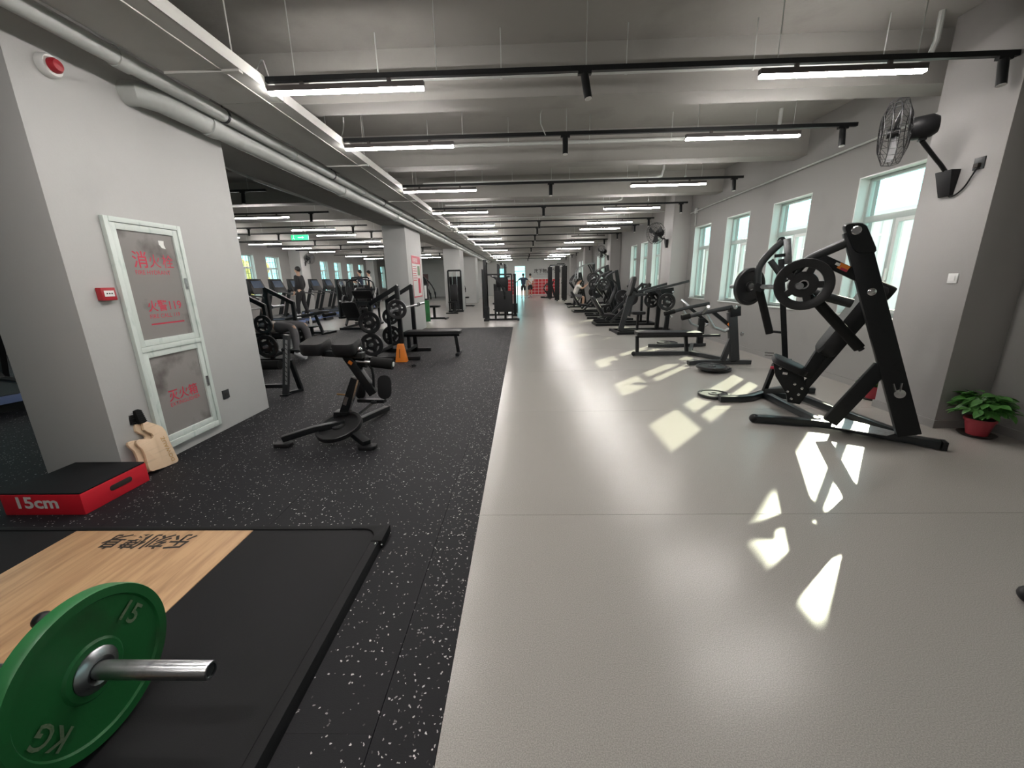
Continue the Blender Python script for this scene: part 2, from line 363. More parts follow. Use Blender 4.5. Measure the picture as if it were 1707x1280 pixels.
# columns
for i, (a, b) in enumerate([(3.43, 4.05), (10.3, 10.95), (17.25, 17.9), (24.15, 24.8), (31.05, 31.7)]):
    struct('trim_%d' % (30+i), MB().box(3.62, X1, a, b, 0, ZC), 'pier', bev=.004, label='grey pier on the window wall')
for i, (a, b) in enumerate([(2.56, 4.25), (10.47, 12.0), (18.4, 19.6), (24.5, 25.8), (30.8, 32.0)]):
    x1 = -2.87 if i < 2 else -2.72
    struct('trim_%d' % (40+i), MB().box(-3.44, x1, a, b, 0, ZC), 'column', bev=.004, label='square grey column at the left of the aisle')
for i, (a, b) in enumerate([(8.3, 9.1), (19.6, 20.4), (29.3, 30.0)]):
    struct('trim_%d' % (50+i), MB().box(X0, X0+.55, a, b, 0, ZC), 'column', label='pale pier on the left window wall')
# skirting
mb = MB(); y = Y0
for a, b in [(3.43, 4.05), (10.3, 10.95), (17.25, 17.9), (24.15, 24.8), (31.05, 31.7)]:
    mb.box(X1-.012, X1, y, a, 0, .07).box(3.608, 3.62, a-.012, b+.012, 0, .07).box(3.62, X1, a-.012, a, 0, .07).box(3.62, X1, b, b+.012, 0, .07); y = b
mb.box(X1-.012, X1, y, Y1, 0, .07)
struct('baseboard_right', mb, 'wall')
# windows
wn = 0
def window(xi, xo, a, b, z0, z1, left=False, grille=False):
    """frame in the outer half of the opening: transom, mullion, casement, three panes"""
    global wn; wn += 1
    s = -1 if left else 1; xf = xi+s*.11; f = .045; d = .05
    def bx(mb, y0, y1, a0, a1, dx=0, dd=d): return mb.box(min(xf+s*dx, xf+s*(dx+dd)), max(xf+s*dx, xf+s*(dx+dd)), y0, y1, a0, a1)
    zt = z0+(z1-z0)*.70; ym = (a+b)/2
    mb = MB()
    bx(mb, a, a+f, z0, z1); bx(mb, b-f, b, z0, z1); bx(mb, a+f, b-f, z0, z0+f); bx(mb, a+f, b-f, z1-f, z1); bx(mb, a+f, b-f, zt-.035, zt+.035); bx(mb, ym-.025, ym+.025, z0+f, zt-.035)
    fr = struct('window_%d' % wn, mb, 'upvc2' if not left else 'upvc', bev=.003)
    c = MB()   # casement sash in the near half
    y0, y1 = (a+f, ym-.025)
    for q in ((y0, y0+.04, z0+f, zt-.035), (y1-.04, y1, z0+f, zt-.035), (y0+.04, y1-.04, z0+f, z0+f+.04), (y0+.04, y1-.04, zt-.075, zt-.035)): bx(c, *q, dx=-.012, dd=.045)
    cs = obj('casement', c, 'upvc', fr); obj('handle', bx(MB(), y1-.028, y1-.012, 1.25, 1.38, dx=-.035, dd=.023), 'white', cs)
    for q in ((a+f, b-f, zt+.035, z1-f), (ym+.025, b-f, z0+f, zt-.035), (y0+.04, y1-.04, z0+f+.04, zt-.075)):
        obj('pane', bx(MB(), *q, dx=.022, dd=.004), 'glass', fr)
    # reveal trim: white sill and jamb lining
    e = MB(); lo, hi = (xi-.02, xf) if not left else (xf, xi+.02)
    e.box(lo, hi, a-.02, b+.02, z0-.025, z0)
    obj('sill', e, 'upvc', fr, bev=.003)
    j = MB(); lo, hi = (xi-.004, xf) if not left else (xf, xi+.004)
    j.box(lo, hi, a, a+.012, z0, z1).box(lo, hi, b-.012, b, z0, z1).box(lo, hi, a+.012, b-.012, z1-.012, z1)
    obj('lining', j, 'upvc', fr)
    if grille:
        g = MB()
        for k in range(1, 5): yy = a+(b-a)*k/5; g.cyl((xi-.2, yy, z0), (xi-.2, yy, z1), .008, 6)
        for k in range(1, 7): zz = z0+(z1-z0)*k/7; g.cyl((xi-.2, a, zz), (xi-.2, b, zz), .008, 6)
        obj('grille', g, 'grey', fr)
    return fr
for a, b in RW: window(X1, X1+.24, a, b, ZS, ZT)
for a, b in LW: window(X0, X0-.24, a, b, ZS, 2.52, left=True, grille=True)
wn += 1
fw = MB(); fw.box(-2.0, -1.96, Y1+.08, Y1+.13, 1.4, 2.25).box(-1.29, -1.25, Y1+.08, Y1+.13, 1.4, 2.25).box(-1.96, -1.29, Y1+.08, Y1+.13, 1.4, 1.44).box(-1.96, -1.29, Y1+.08, Y1+.13, 2.21, 2.25)
fo = struct('window_%d' % wn, fw, 'upvc'); obj('pane', MB().box(-1.96, -1.29, Y1+.1, Y1+.105, 1.44, 2.21), 'glass', fo)
dr = MB(); dr.box(-.62, -.57, Y1+.05, Y1+.12, 0, 2.45).box(.27, .32, Y1+.05, Y1+.12, 0, 2.45).box(-.57, .27, Y1+.05, Y1+.12, 2.38, 2.45).box(-.57, .27, Y1+.05, Y1+.12, 1.95, 2.0)
do = struct('door_1', dr, 'upvc', label='tall glazed doorway full of daylight in the far wall')
obj('pane', MB().box(-.57, .27, Y1+.08, Y1+.086, 2.0, 2.38), 'glass', do); obj('pane', MB().box(-.57, .27, Y1+.08, Y1+.086, .02, 1.95), 'glass', do)
# world outside
struct('ground_outside', MB().box(-60, 70, -30, 110, -.6, -.5), 'ground')
fx = 15.0
fa = struct('facade_opposite', MB().box(fx, fx+6, -12, 75, -.5, 3.55), 'facade', label='long low white building seen through the right windows')
obj('roof_trim', MB().box(fx-.12, fx+6, -12, 75, 3.55, 3.75), 'facade2', fa)
rib = MB().box(fx-.05, fx, -.03, .03, -.5, 3.55).mesh('wall_rib', 'facade2')
for k in range(150):
    o = link('wall_rib', rib, fa); o.location = (0, -2+k*.48, 0)
fb = struct('facade_left', MB().box(-30, -24, 2, 22, -.5, 4.2), 'facadeleft', label='pale blue building seen through the left windows')
for k in range(7):
    yy = 3.2+k*2.7; obj('far_window', MB().box(-24.0, -23.95, yy, yy+1.1, 1.0, 2.6), 'facade2', fb)
hb = MB()
for k in range(150):
    c = V((-20+random.uniform(-1.6, 1.6), 29+random.uniform(-1.6, 1.6), 1.3+random.uniform(-1.4, 1.6))); r = random.uniform(.25, .5)
    hb.ball(c, r, 6)
tag(obj('tree', hb, 'hedge'), 'yellow-green tree outside the left windows', 'tree')

# ================================================================ ceiling services
tr = empty('cable_tray', (-2.2, 12, 2.78), 'long grey painted cable tray running down the hall beside the light rows', 'cable tray')
mb = MB()
seg_y = [-3.9, 3.72, 9.0, 14.3, 19.6, 24.9, 30.2, 35.3]
for a, b in zip(seg_y, seg_y[1:]):
    o = obj('tray_section', MB().box(-2.46, -1.93, a+.004, b-.004, 2.79, 2.80).box(-1.935, -1.925, a+.004, b-.004, 2.79, 2.87).box(-2.465, -2.455, a+.004, b-.004, 2.79, 2.87).box(-2.06, -2.05, a+.004, b-.004, 2.782, 2.79), 'tray', tr)
for k in range(14):
    y = .8+k*2.4; obj('hanger_rod', MB().cyl((-1.97, y, 2.8), (-1.97, y, 3.36), .005, 6).cyl((-2.42, y, 2.8), (-2.42, y, 3.36), .005, 6).box(-2.46, -1.93, y-.02, y+.02, 2.775, 2.79), 'tray', tr)
pa = empty('ceiling_pipe', (-2.62, 12, 2.8), 'slim pale pipe running between the cable tray and the square columns', 'pipe')
obj('pipe_run', MB().cyl((-2.62, -3.9, 2.80), (-2.62, 35.3, 2.80), .055, 14), 'pipe', pa)
for k in range(16):
    y = 2.98+k*2.1; obj('coupling', MB().cyl((-2.62, y, 2.80), (-2.62, y+.11, 2.80), .064, 14), 'pipe', pa)
    obj('clamp', MB().cyl((-2.62, y+1.0, 2.86), (-2.62, y+1.0, 3.36), .005, 6).lathe((-2.62, y+1.0, 2.80), (0, 1, 0), [(.056, -.012), (.062, -.012), (.062, .012), (.056, .012)], 14), 'grey', pa)
pb = empty('ceiling_pipe', (-2.74, 12, 2.72), 'thick pale pipe running lowest along the square columns', 'pipe')
obj('pipe_run', MB().path([(-2.95, 3.3, 2.72), (-2.80, 3.32, 2.72), (-2.745, 3.45, 2.72), (-2.745, 4.0, 2.72), (-2.745, 35.3, 2.72)], .082, 16), 'pipe', pb)
for k in range(12):
    y = 3.9+k*2.7; obj('coupling', MB().cyl((-2.745, y, 2.72), (-2.745, y+.12, 2.72), .094, 16), 'pipe', pb)
# cross pipes with hangers behind beams
for i, (yy, zz, xr) in enumerate([(3.95, 3.02, 3.4), (5.85, 3.05, 3.3), (8.1, 3.08, 2.6), (10.3, 3.08, 2.4), (12.6, 3.08, 2.9)]):
    cp = empty('conduit', (0, yy, zz), 'thin grey pipe hung across the ceiling just behind the %s row of lights' % ORD[i], 'pipe', 'cross pipes')
    obj('pipe_run', MB().path([(-1.8, yy, zz), (xr-.15, yy, zz), (xr-.03, yy, zz+.03), (xr, yy, zz+.14), (xr, yy, ZC)], .022, 8), 'pipe', cp)
    for q in range(5): x = -1.2+q*1.05; obj('hanger', MB().cyl((x, yy, zz), (x, yy, ZC), .005, 6).lathe((x, yy, zz), (1, 0, 0), [(.022, -.01), (.027, -.01), (.027, .01), (.022, .01)], 10), 'pipe', cp)
cw = empty('conduit', (4.0, 8, 2.78), 'thin grey conduit along the top of the window wall dropping at the second pier', 'pipe')
obj('pipe_run', MB().cyl((4.002, 4.07, 2.80), (4.002, 10.27, 2.76), .012, 8).cyl((4.002, 9.96, 2.76), (4.002, 9.96, 2.45), .012, 8), 'pipe', cw); obj('junction_box', MB().box(3.985, 4.02, 9.9, 10.02, 2.72, 2.82), 'pipe', cw)
# pipework under the ceiling of the left hall
lp = empty('sprinkler_pipe', (-6, 9, 2.95), 'grey sprinkler pipe slanting across the dark ceiling of the left hall', 'pipe')
a, b, c_ = onz(330, 255, 2.93), onz(431, 300, 2.93), onz(585, 356, 2.93)
obj('pipe_run', MB().path([a, b, c_], .04, 10), 'pipe', lp); obj('drop', MB().cyl(b, b+V((0, 0, .42)), .025, 8), 'pipe', lp)
for i, (x0_, x1_, y_) in enumerate([(412, 482, 297), (590, 632, 357)]):
    q0, q1 = onz(x0_, y_, 2.86), onz(x1_, y_, 2.86)
    o = empty('pipe_bracket', q0, ['near', 'far'][i]+' u-shaped pipe bracket hanging in the left hall', 'bracket')
    obj('pipe_run', MB().path([q0+V((0, 0, .5)), q0+V((0, 0, .05)), q0+V((.05, 0, 0)), q1-V((.05, 0, 0)), q1+V((0, 0, .05)), q1+V((0, 0, .16))], .025, 8, smooth=1), 'pipe', o)
# loose wires
for i, pts in enumerate([[(420, 135), (436, 95), (441, 108), (449, 132)], [(548, 243), (568, 232), (573, 215), (572, 195)]]):
    z = 3.3; P = [onz(x, y, 3.0)+V((0, 0, 0)) for x, y in pts]
    tag(obj('wire', MB().path(P, .006, 6, smooth=2), 'pipe'), ['pale loose wire loop dangling above the nearest left light', 'pale loose wire curling down above the second left light'][i], 'wire')
tag(obj('wire', MB().path([V((.22, 4.66, 3.36)), V((.25, 4.62, 3.1)), V((.2, 4.7, 2.93)), V((.27, 4.74, 2.80))], .005, 6, smooth=1), 'pipe'), 'short loose wires hanging over the second spotlight', 'wire')
tag(obj('wire', MB().path([V((-1.0, 2.9, 3.36)), V((-1.04, 2.95, 3.2)), V((-.98, 3.0, 3.28)), V((-.97, 2.98, 3.36))], .008, 6, smooth=2), 'pipe'), 'knot of painted wire on the near ceiling', 'wire')

# lights
def led(x0, x1, y, z, label, lit=True, grp='linear lights'):
    o = empty('linear_light', ((x0+x1)/2, y, z), label, 'light', grp)
    obj('housing', MB().box(x0, x1, y-.021, y+.021, z+.012, z+.05), 'fixture', o)
    obj('clip', MB().box(x0+.25, x0+.28, y-.01, y+.01, z+.05, z+.076).box(x1-.28, x1-.25, y-.01, y+.01, z+.05, z+.076), 'fixture', o)
    obj('diffuser', MB().box(x0+.006, x1-.006, y-.02, y+.02, z-.006, z+.012), 'led' if lit else 'off', o)
    return o
def spot(x, y, z, label, yaw=0.0):
    o = empty('spotlight', (x, y, z), label, 'spotlight', 'track spotlights')
    d = V((.04*math.sin(yaw), -.03, -.2)).normalized()
    obj('adapter', MB().box(x-.05, x+.05, y-.018, y+.018, z-.02, z), 'black', o)
    p = V((x, y, z-.02)); obj('lamp_body', MB().cyl(p, p+d*.17, .03, 16), 'black', o); obj('lens', MB().cyl(p+d*.165, p+d*.173, .027, 16), 'white', o)
rows = [3.5, 4.88, 7.13, 9.35, 11.6, 13.0, 15.25, 17.6, 21.3, 26.3, 28.6, 32.3]
for i, y in enumerate(rows):
    t = empty('light_track', (.8, y, 2.84), '%s black lighting track across the aisle, carrying lights and spotlights' % ORD[i].replace('nearest', 'first, nearest') if i < 1 else '%s black lighting track across the aisle counted from the camera' % ORD[i], 'track', 'lighting tracks')
    obj('rail', MB().box(-1.93, 3.56 if i else 3.61, y-.018, y+.018, 2.835, 2.87), 'black', t)
    for x in (-1.7, -.62, .5, 1.9, 2.9): obj('suspension_rod', MB().cyl((x, y, 2.87), (x, y, ZC), .004, 6), 'pipe', t)
    led(-1.92, -.72, y, 2.76, 'linear light on the left side of the aisle, %s row from the camera' % ORD[i])
    led(1.78, 2.98, y, 2.76, 'linear light on the window side of the aisle, %s row from the camera%s' % (ORD[i], ', switched off' if i == 6 else ''), lit=(i != 6))
    spot(.49, y, 2.835, 'black spotlight over the middle of the aisle, %s row from the camera' % ORD[i], 1 if i == 0 else 0)
    spot(3.42 if i else 3.52, y, 2.835, 'black spotlight near the window wall, %s row from the camera' % ORD[i])
lrows = [4.88, 7.13, 9.35, 11.6, 13.0, 15.25, 17.4, 19.6, 23.6, 26.3]
for i, y in enumerate(lrows):
    t = empty('light_track', (-7, y, 2.84), '%s black lighting track across the left hall' % ORD[i], 'track', 'lighting tracks')
    obj('rail', MB().box(-10.6, -4.2, y-.018, y+.018, 2.835, 2.87), 'black', t)
    for x in (-10, -8, -6, -4.5): obj('suspension_rod', MB().cyl((x, y, 2.87), (x, y, ZC), .004, 6), 'pipe', t)
    if i > 1: led(-6.3, -5.1, y, 2.76, 'linear light in the left hall nearer the columns, %s row' % ORD[i], grp='left hall lights')
    if i > 1: led(-9.95, -8.75, y, 2.76, 'linear light in the left hall nearer the windows, %s row' % ORD[i], grp='left hall lights')
    spot(-7.5, y, 2.835, 'black spotlight in the middle of the left hall, %s row' % ORD[i]); spot(-4.6, y, 2.835, 'black spotlight in the left hall beside the columns, %s row' % ORD[i])
# unseen lights around the camera, added to brighten the near floor
for y in (2.0, .4, -1.3):
    for x0_, sd3 in ((-1.92, 'left'),): led(x0_, x0_+1.2, y, 2.76, 'added linear light %s the camera on the %s side, outside the picture' % ({2.0: 'just ahead of', .4: 'above'}.get(y, 'behind'), sd3))
ex = empty('exit_sign', (-6.3, 12.1, 2.6), 'lit green exit sign with a running figure hanging in the left hall', 'sign')
obj('sign_body', MB().box(-6.62, -6.12, 12.09, 12.12, 2.56, 2.70), 'exit', ex); obj('arrow', MB().prism([(-6.42, 12.088, 2.64), (-6.3, 12.088, 2.64), (-6.3, 12.088, 2.66), (-6.24, 12.088, 2.63), (-6.3, 12.088, 2.60), (-6.3, 12.088, 2.62), (-6.42, 12.088, 2.62)], (0, -.002, 0)), 'exitw', ex)
obj('figure', MB().ball((-6.54, 12.086, 2.675), .014, 8, (1, .2, 1)).bar((-6.54, 12.087, 2.655), (-6.55, 12.087, 2.62), .002, .02).bar((-6.55, 12.087, 2.62), (-6.52, 12.087, 2.58), .002, .012).bar((-6.55, 12.087, 2.62), (-6.58, 12.087, 2.59), .002, .012), 'exitw', ex)
obj('chain', MB().cyl((-6.55, 12.105, 2.70), (-6.55, 12.105, ZC), .004, 6).cyl((-6.2, 12.105, 2.70), (-6.2, 12.105, ZC), .004, 6), 'pipe', ex)
# ================================================================ fixtures on the nearest column
CX = -2.87
cl = empty('hydrant_closet', (CX, 3.18, .1), 'white framed glazed fire hydrant closet with red lettering in the nearest column', 'cabinet')
ya, yb, za, zb, zm = 2.86, 3.50, .09, 1.83, .89
def fr(mb, y0, y1, z0, z1, x=0.0, t=.03): return mb.box(CX+x, CX+x+t, y0, y1, z0, z1)
mb = MB(); fr(mb, ya, ya+.035, za, zb); fr(mb, yb-.035, yb, za, zb); fr(mb, ya+.035, yb-.035, zb-.035, zb); fr(mb, ya+.035, yb-.035, za, za+.05); fr(mb, ya+.035, yb-.035, zm-.02, zm+.02)
obj('outer_frame', mb, 'stone', cl, bev=.003)
for nm, z0, z1 in (('upper_door', zm+.022, zb-.037), ('lower_door', za+.052, zm-.022)):
    mb = MB(); y0, y1 = ya+.037, yb-.037
    fr(mb, y0, y0+.045, z0, z1, 0, .022); fr(mb, y1-.045, y1, z0, z1, 0, .022); fr(mb, y0+.045, y1-.045, z1-.045, z1, 0, .022); fr(mb, y0+.045, y1-.045, z0, z0+.045, 0, .022)
    d = obj(nm, mb, 'stone', cl, bev=.002)
    obj('pane', MB().box(CX+.002, CX+.008, y0+.045, y1-.045, z0+.045, z1-.045), 'closetglass', d)
    zc = (z0+z1)/2-.03
    obj('latch', MB().box(CX+.022, CX+.032, y1-.034, y1-.012, zc, zc+.09).cyl((CX+.03, y1-.023, zc+.02), (CX+.036, y1-.023, zc+.02), .007, 10), 'chrome', d)
TX = CX+.0085
text('lettering', '消', 'posterred', (TX, 3.02, 1.50), (0, 1, 0), (0, 0, 1), .13, cl, .012); text('lettering', '火', 'posterred', (TX, 3.15, 1.50), (0, 1, 0), (0, 0, 1), .11, cl); text('lettering', '栓', 'posterred', (TX, 3.27, 1.50), (0, 1, 0), (0, 0, 1), .11, cl)
text('lettering', 'FIRE HYDRANT', 'posterred', (TX, 3.02, 1.44), (0, 1, 0), (0, 0, 1), .045, cl, .004)
text('lettering', '火警119', 'posterred', (TX, 3.05, 1.17), (0, 1, 0), (0, 0, 1), .09, cl, .015); text('lettering', 'FIRE CALL 119', 'posterred', (TX, 3.05, 1.11), (0, 1, 0), (0, 0, 1), .045, cl, .004)
obj('red_line', MB().box(TX-.0005, TX, 3.05, 3.36, 1.06, 1.072), 'posterred', cl)
text('lettering', '灭火箱', 'posterred', (TX, 3.04, .45), (0, 1, 0), (0, 0, 1), .10, cl, .012); text('lettering', 'EXTINGUISHER', 'posterred', (TX, 3.04, .40), (0, 1, 0), (0, 0, 1), .045, cl, .004)
obj('sticker', MB().prism([(TX-.0005, 3.28, 1.70), (TX-.0005, 3.33, 1.70), (TX-.0005, 3.325, 1.67), (TX-.0005, 3.335, 1.64), (TX-.0005, 3.30, 1.645), (TX-.0005, 3.29, 1.66), (TX-.0005, 3.28, 1.67)], (.0006, 0, 0)), 'white', cl)
al = empty('alarm_button', (CX, 2.755, 1.31), 'small red fire alarm call point with white panel on the nearest column', 'alarm')
obj('body', MB().box(CX, CX+.04, 2.705, 2.805, 1.265, 1.35), 'redpaint', al, bev=.004); obj('panel', MB().box(CX+.04, CX+.042, 2.722, 2.79, 1.29, 1.33), 'white', al)
obj('dots', MB().box(CX+.042, CX+.0425, 2.735, 2.745, 1.306, 1.314).box(CX+.042, CX+.0425, 2.752, 2.762, 1.306, 1.314).box(CX+.042, CX+.0425, 2.768, 2.778, 1.306, 1.314), 'ink', al)
sd_ = empty('alarm_bell', (CX, 2.79, 2.66), 'round white alarm sounder with red centre high on the nearest column', 'alarm')
obj('base', MB().lathe((CX, 2.78, 2.66), (1, 0, 0), [(.0001, 0), (.065, 0), (.065, .03), (.055, .045), (.0001, .045)], 24), 'white', sd_); obj('lens', MB().lathe((CX+.045, 2.78, 2.66), (1, 0, 0), [(.04, 0), (.04, .02), (.03, .035), (.0001, .038)], 20), 'redpaint', sd_)
so = empty('wall_socket', (CX, 3.65, .33), 'small grey wall socket low on the nearest column', 'socket')
obj('plate', MB().box(CX, CX+.008, 3.61, 3.695, .29, .375), 'grey', so, bev=.003); obj('holes', MB().box(CX+.008, CX+.009, 3.635, 3.645, .32, .345).box(CX+.008, CX+.009, 3.66, 3.67, .32, .345), 'ink', so)
# fixtures on the second column: poster
po = empty('poster', (-2.868, 11.3, 1.4), 'red and white notice poster on the second column', 'poster')
obj('sheet', MB().box(-2.87, -2.862, 10.85, 11.75, .92, 2.0), 'poster', po)
obj('border', MB().box(-2.862, -2.860, 10.85, 10.88, .92, 2.0).box(-2.862, -2.860, 11.72, 11.75, .92, 2.0).box(-2.862, -2.860, 10.88, 11.72, .92, .95).box(-2.862, -2.860, 10.88, 11.72, 1.80, 2.0), 'posterred', po)
text('lettering', '健身须知', 'whiteprint', (-2.8595, 10.93, 1.84), (0, 1, 0), (0, 0, 1), .13, po, .01)
mb = MB()
for k in range(7): mb.box(-2.862, -2.8605, 10.93, 11.25+.05*(k % 3), 1.72-.06*k, 1.74-.06*k)
obj('text_lines', mb, 'posterred', po); obj('red_panel', MB().box(-2.862, -2.8605, 11.38, 11.62, 1.02, 1.42), 'posterred', po); obj('picture', MB().box(-2.862, -2.8605, 11.4, 11.65, 1.5, 1.75), 'greymark', po)
# far wall: red lockers, lettering, red posters
lk = empty('locker_bank', (1.6, 35.2, 0), 'bank of red lockers right of the far doorway', 'lockers')
obj('body', MB().box(.45, 3.4, 35.0, 35.36, 0, 1.38), 'whiteprint', lk)
ld = MB().box(-.135, .135, 34.985, 35.0, -.11, .11).mesh('locker_door', 'locker')
for i in range(9):
    for j in range(5):
        o = link('locker_door', ld, lk); o.location = V(o.location)+V((.65+i*.3, 0, .18+j*.25))
lk2 = empty('locker_bank', (-1.0, 35.2, 0), 'short red locker bank left of the far doorway', 'lockers')
obj('body', MB().box(-1.24, -.68, 35.0, 35.36, 0, 1.38), 'whiteprint', lk2)
for j in range(5):
    for i in range(2): o = link('locker_door', ld, lk2); o.location = V(o.location)+V((-1.1+i*.28, 0, .18+j*.25))
ws = empty('wall_lettering', (2.0, 35.39, 1.9), 'black lettering on the far wall above the red lockers', 'lettering')
text('characters', '放下物品 轻装', 'ink', (1.05, 35.385, 1.83), (1, 0, 0), (0, 0, 1), .36, ws, .018); text('characters', 'LET YOUR LUGGAGE REST', 'ink', (1.3, 35.385, 1.68), (1, 0, 0), (0, 0, 1), .08, ws, .01)
for i, (x, z0, z1, ww) in enumerate([(-4.95, .9, 1.75, .8), (-3.9, .25, .9, .5), (-3.9, 1.05, 1.6, .5), (-9.0, .9, 1.9, 1.0)]):
    o = empty('wall_poster', (x, 35.38, z0), 'dark red far wall poster, %s' % ['large one between the third and fourth columns', 'lower small one', 'upper small one', 'leftmost one'][i], 'poster')
    obj('sheet', MB().box(x, x+ww, 35.36, 35.40, z0, z1), 'bronze', o); obj('figure', MB().ball((x+ww*.5, 35.355, z0+(z1-z0)*.6), .18, 8, (.8, .05, 1.2)), 'posterred', o)

# ================================================================ foreground: box, boards, platform, barbell
bx = empty('plyo_box', (-2.95, 2.35, 0), 'low red and black soft jump box marked 15cm beside the nearest column', 'jump box')
obj('side_panels', MB().box(-3.20, -2.69, 2.115, 2.555, .004, .142), 'red', bx, bev=.008)
obj('top_panel', MB().box(-3.197, -2.693, 2.118, 2.552, .1425, .152), 'rubber', bx, bev=.004)
obj('hand_slot', MB().rbox((-2.6885, 2.36, .085), (0, .075, 0), (0, 0, .018), (.002, 0, 0), r=.9), 'ink', bx)
text('lettering', '15cm', 'whiteprint', (-3.12, 2.1135, .055), (1, 0, 0), (0, 0, 1), .105, bx, .03, center=False, stretch=1.22)
nB = V((1, 0, .24))
def bpt(x, y, c): return hit(x, y, nB, c)
outl = [(238.5, 706.5), (247.5, 705.5), (259, 708.5), (271, 713.5), (277.5, 721), (283, 736), (298, 767), (298, 770.5), (295, 773), (276, 781), (256, 787.5), (251, 786.5), (248.5, 781), (243.5, 761), (239, 751.5), (231, 745), (228, 741), (228.5, 737), (234, 734.5), (242, 733.5), (250.5, 734.5), (255, 732.5), (257, 728.5), (254.5, 725), (247, 722.5), (241, 718.5)]
hand = [(224.5, 687), (230, 684.5), (235.5, 685.5), (245.5, 704.5), (241, 707.5), (233.5, 708.5)]
def board(dc, dv, label, zfix):
    c = -2.745+dc
    P = [bpt(x, y, c)+dv for x, y in outl]; lo = min(p.z for p in P); sh = V((0, 0, zfix-lo)) if zfix is not None else V((0, 0, 0))
    o = empty('wooden_board', sum(P, V((0, 0, 0)))/len(P), label, 'board', 'wooden training boards')
    th = nB.normalized()*-.018
    obj('blade', MB().prism([p+sh for p in P], th), 'board', o, bev=.002)
    Hh = [bpt(x, y, c)+dv+sh+nB.normalized()*.004 for x, y in hand]; obj('grip', MB().prism(Hh, nB.normalized()*-.026), 'foam', o, bev=.004)
    a0, a1 = Hh[1], Hh[4]
    g = MB()
    for k in range(7):
        t = (k+.5)/7; l_ = (Hh[0]*(1-t)+Hh[5]*t); r_ = (Hh[2]*(1-t)+Hh[3]*t); g.cyl(l_+nB.normalized()*.0015, r_+nB.normalized()*.0015, .0025, 6)
    obj('grip_ribs', g, 'foam', o)
    return o, sh
b1, bsh = board(0, V((0, 0, 0)), 'pale wooden notched board with black grip, the front one leaning on the column', .004)
text('lettering', 'DOWAUZ', 'brass', bpt(293, 769, -2.745)+bsh, bpt(275, 737, -2.744)-bpt(292, 771, -2.744), (bpt(268, 745, -2.744)-bpt(276, 741, -2.744)), .045, b1, .006, depth=.0012)
board(-.03, V((0, -.062, 0)), 'pale wooden notched board mostly hidden behind the other one', .004)
# lifting platform
pf = empty('lifting_platform', (-2, .8, 0), 'low black weightlifting platform with a pale wood centre and characters', 'platform')
PX1, PY1, PY0, PXL = -.752, 1.935, -1.1, -3.35
obj('base', MB().box(PXL+.03, PX1-.03, PY0, PY1-.025, .003, .028), 'blackplastic', pf)
obj('wood_deck', MB().box(-2.50, -1.497, PY0+.04, PY1-.035, .028, .0415), 'wood', pf, bev=.001)
rc = .075; cxn, cyn = PX1-.055-rc, PY1-.035-rc
poly = [(-1.494, PY0+.04, .028), (PX1-.055, PY0+.04, .028)]+[(cxn+rc*math.cos(a), cyn+rc*math.sin(a), .028) for a in [PI/2*k/6 for k in range(7)]]+[(-1.494, PY1-.035, .028)]
obj('rubber_mat', MB().prism(poly, (0, 0, .013)), 'rubber', pf, bev=.0015)
obj('rubber_mat', MB().box(PXL+.055, -2.503, PY0+.04, PY1-.035, .028, .041), 'rubber', pf, bev=.0015)
mb = MB()
mb.hexa([(PX1-.052, PY0, .0), (PX1, PY0, .0), (PX1, PY1-.14, .0), (PX1-.052, PY1-.14, .0), (PX1-.052, PY0, .046), (PX1-.012, PY0, .046), (PX1-.012, PY1-.14, .046), (PX1-.052, PY1-.14, .046)])
obj('edge_rail', mb, 'rubber', pf, bev=.003)
obj('edge_rail', MB().box(PXL, PXL+.052, PY0, PY1-.14, 0, .046), 'black', pf, bev=.003); obj('edge_rail', MB().box(PXL+.1, PX1-.2, PY1-.032, PY1, 0, .046), 'rubber', pf, bev=.003); obj('edge_rail', MB().box(PXL+.1, PX1-.1, PY0, PY0+.035, 0, .046), 'black', pf, bev=.003)
arc = [(cxn+(rc+.003)*math.cos(a), cyn+(rc+.003)*math.sin(a), .001) for a in [PI/2*k/6 for k in range(7)]]
obj('corner_bracket', MB().prism([(PX1-.199, PY1-.032, .001), (PX1-.199, PY1+.002, .001), (PX1+.004, PY1+.002, .001), (PX1+.004, PY1-.139, .001), (PX1-.052, PY1-.139, .001)]+arc, (0, 0, .048)), 'rubber', pf, bev=.002)
obj('bolt', MB().ball((PX1+.006, PY1-.15, .03), .007, 8).ball((PX1-.02, PY1-.165, .047), .006, 8), 'chrome', pf)
text('lettering', '乐刻健身', 'ink', (-1.768, 1.853, .0415), (-1, 0, 0), (0, -1, 0), .130, pf, .020, depth=.0006, stretch=.93)
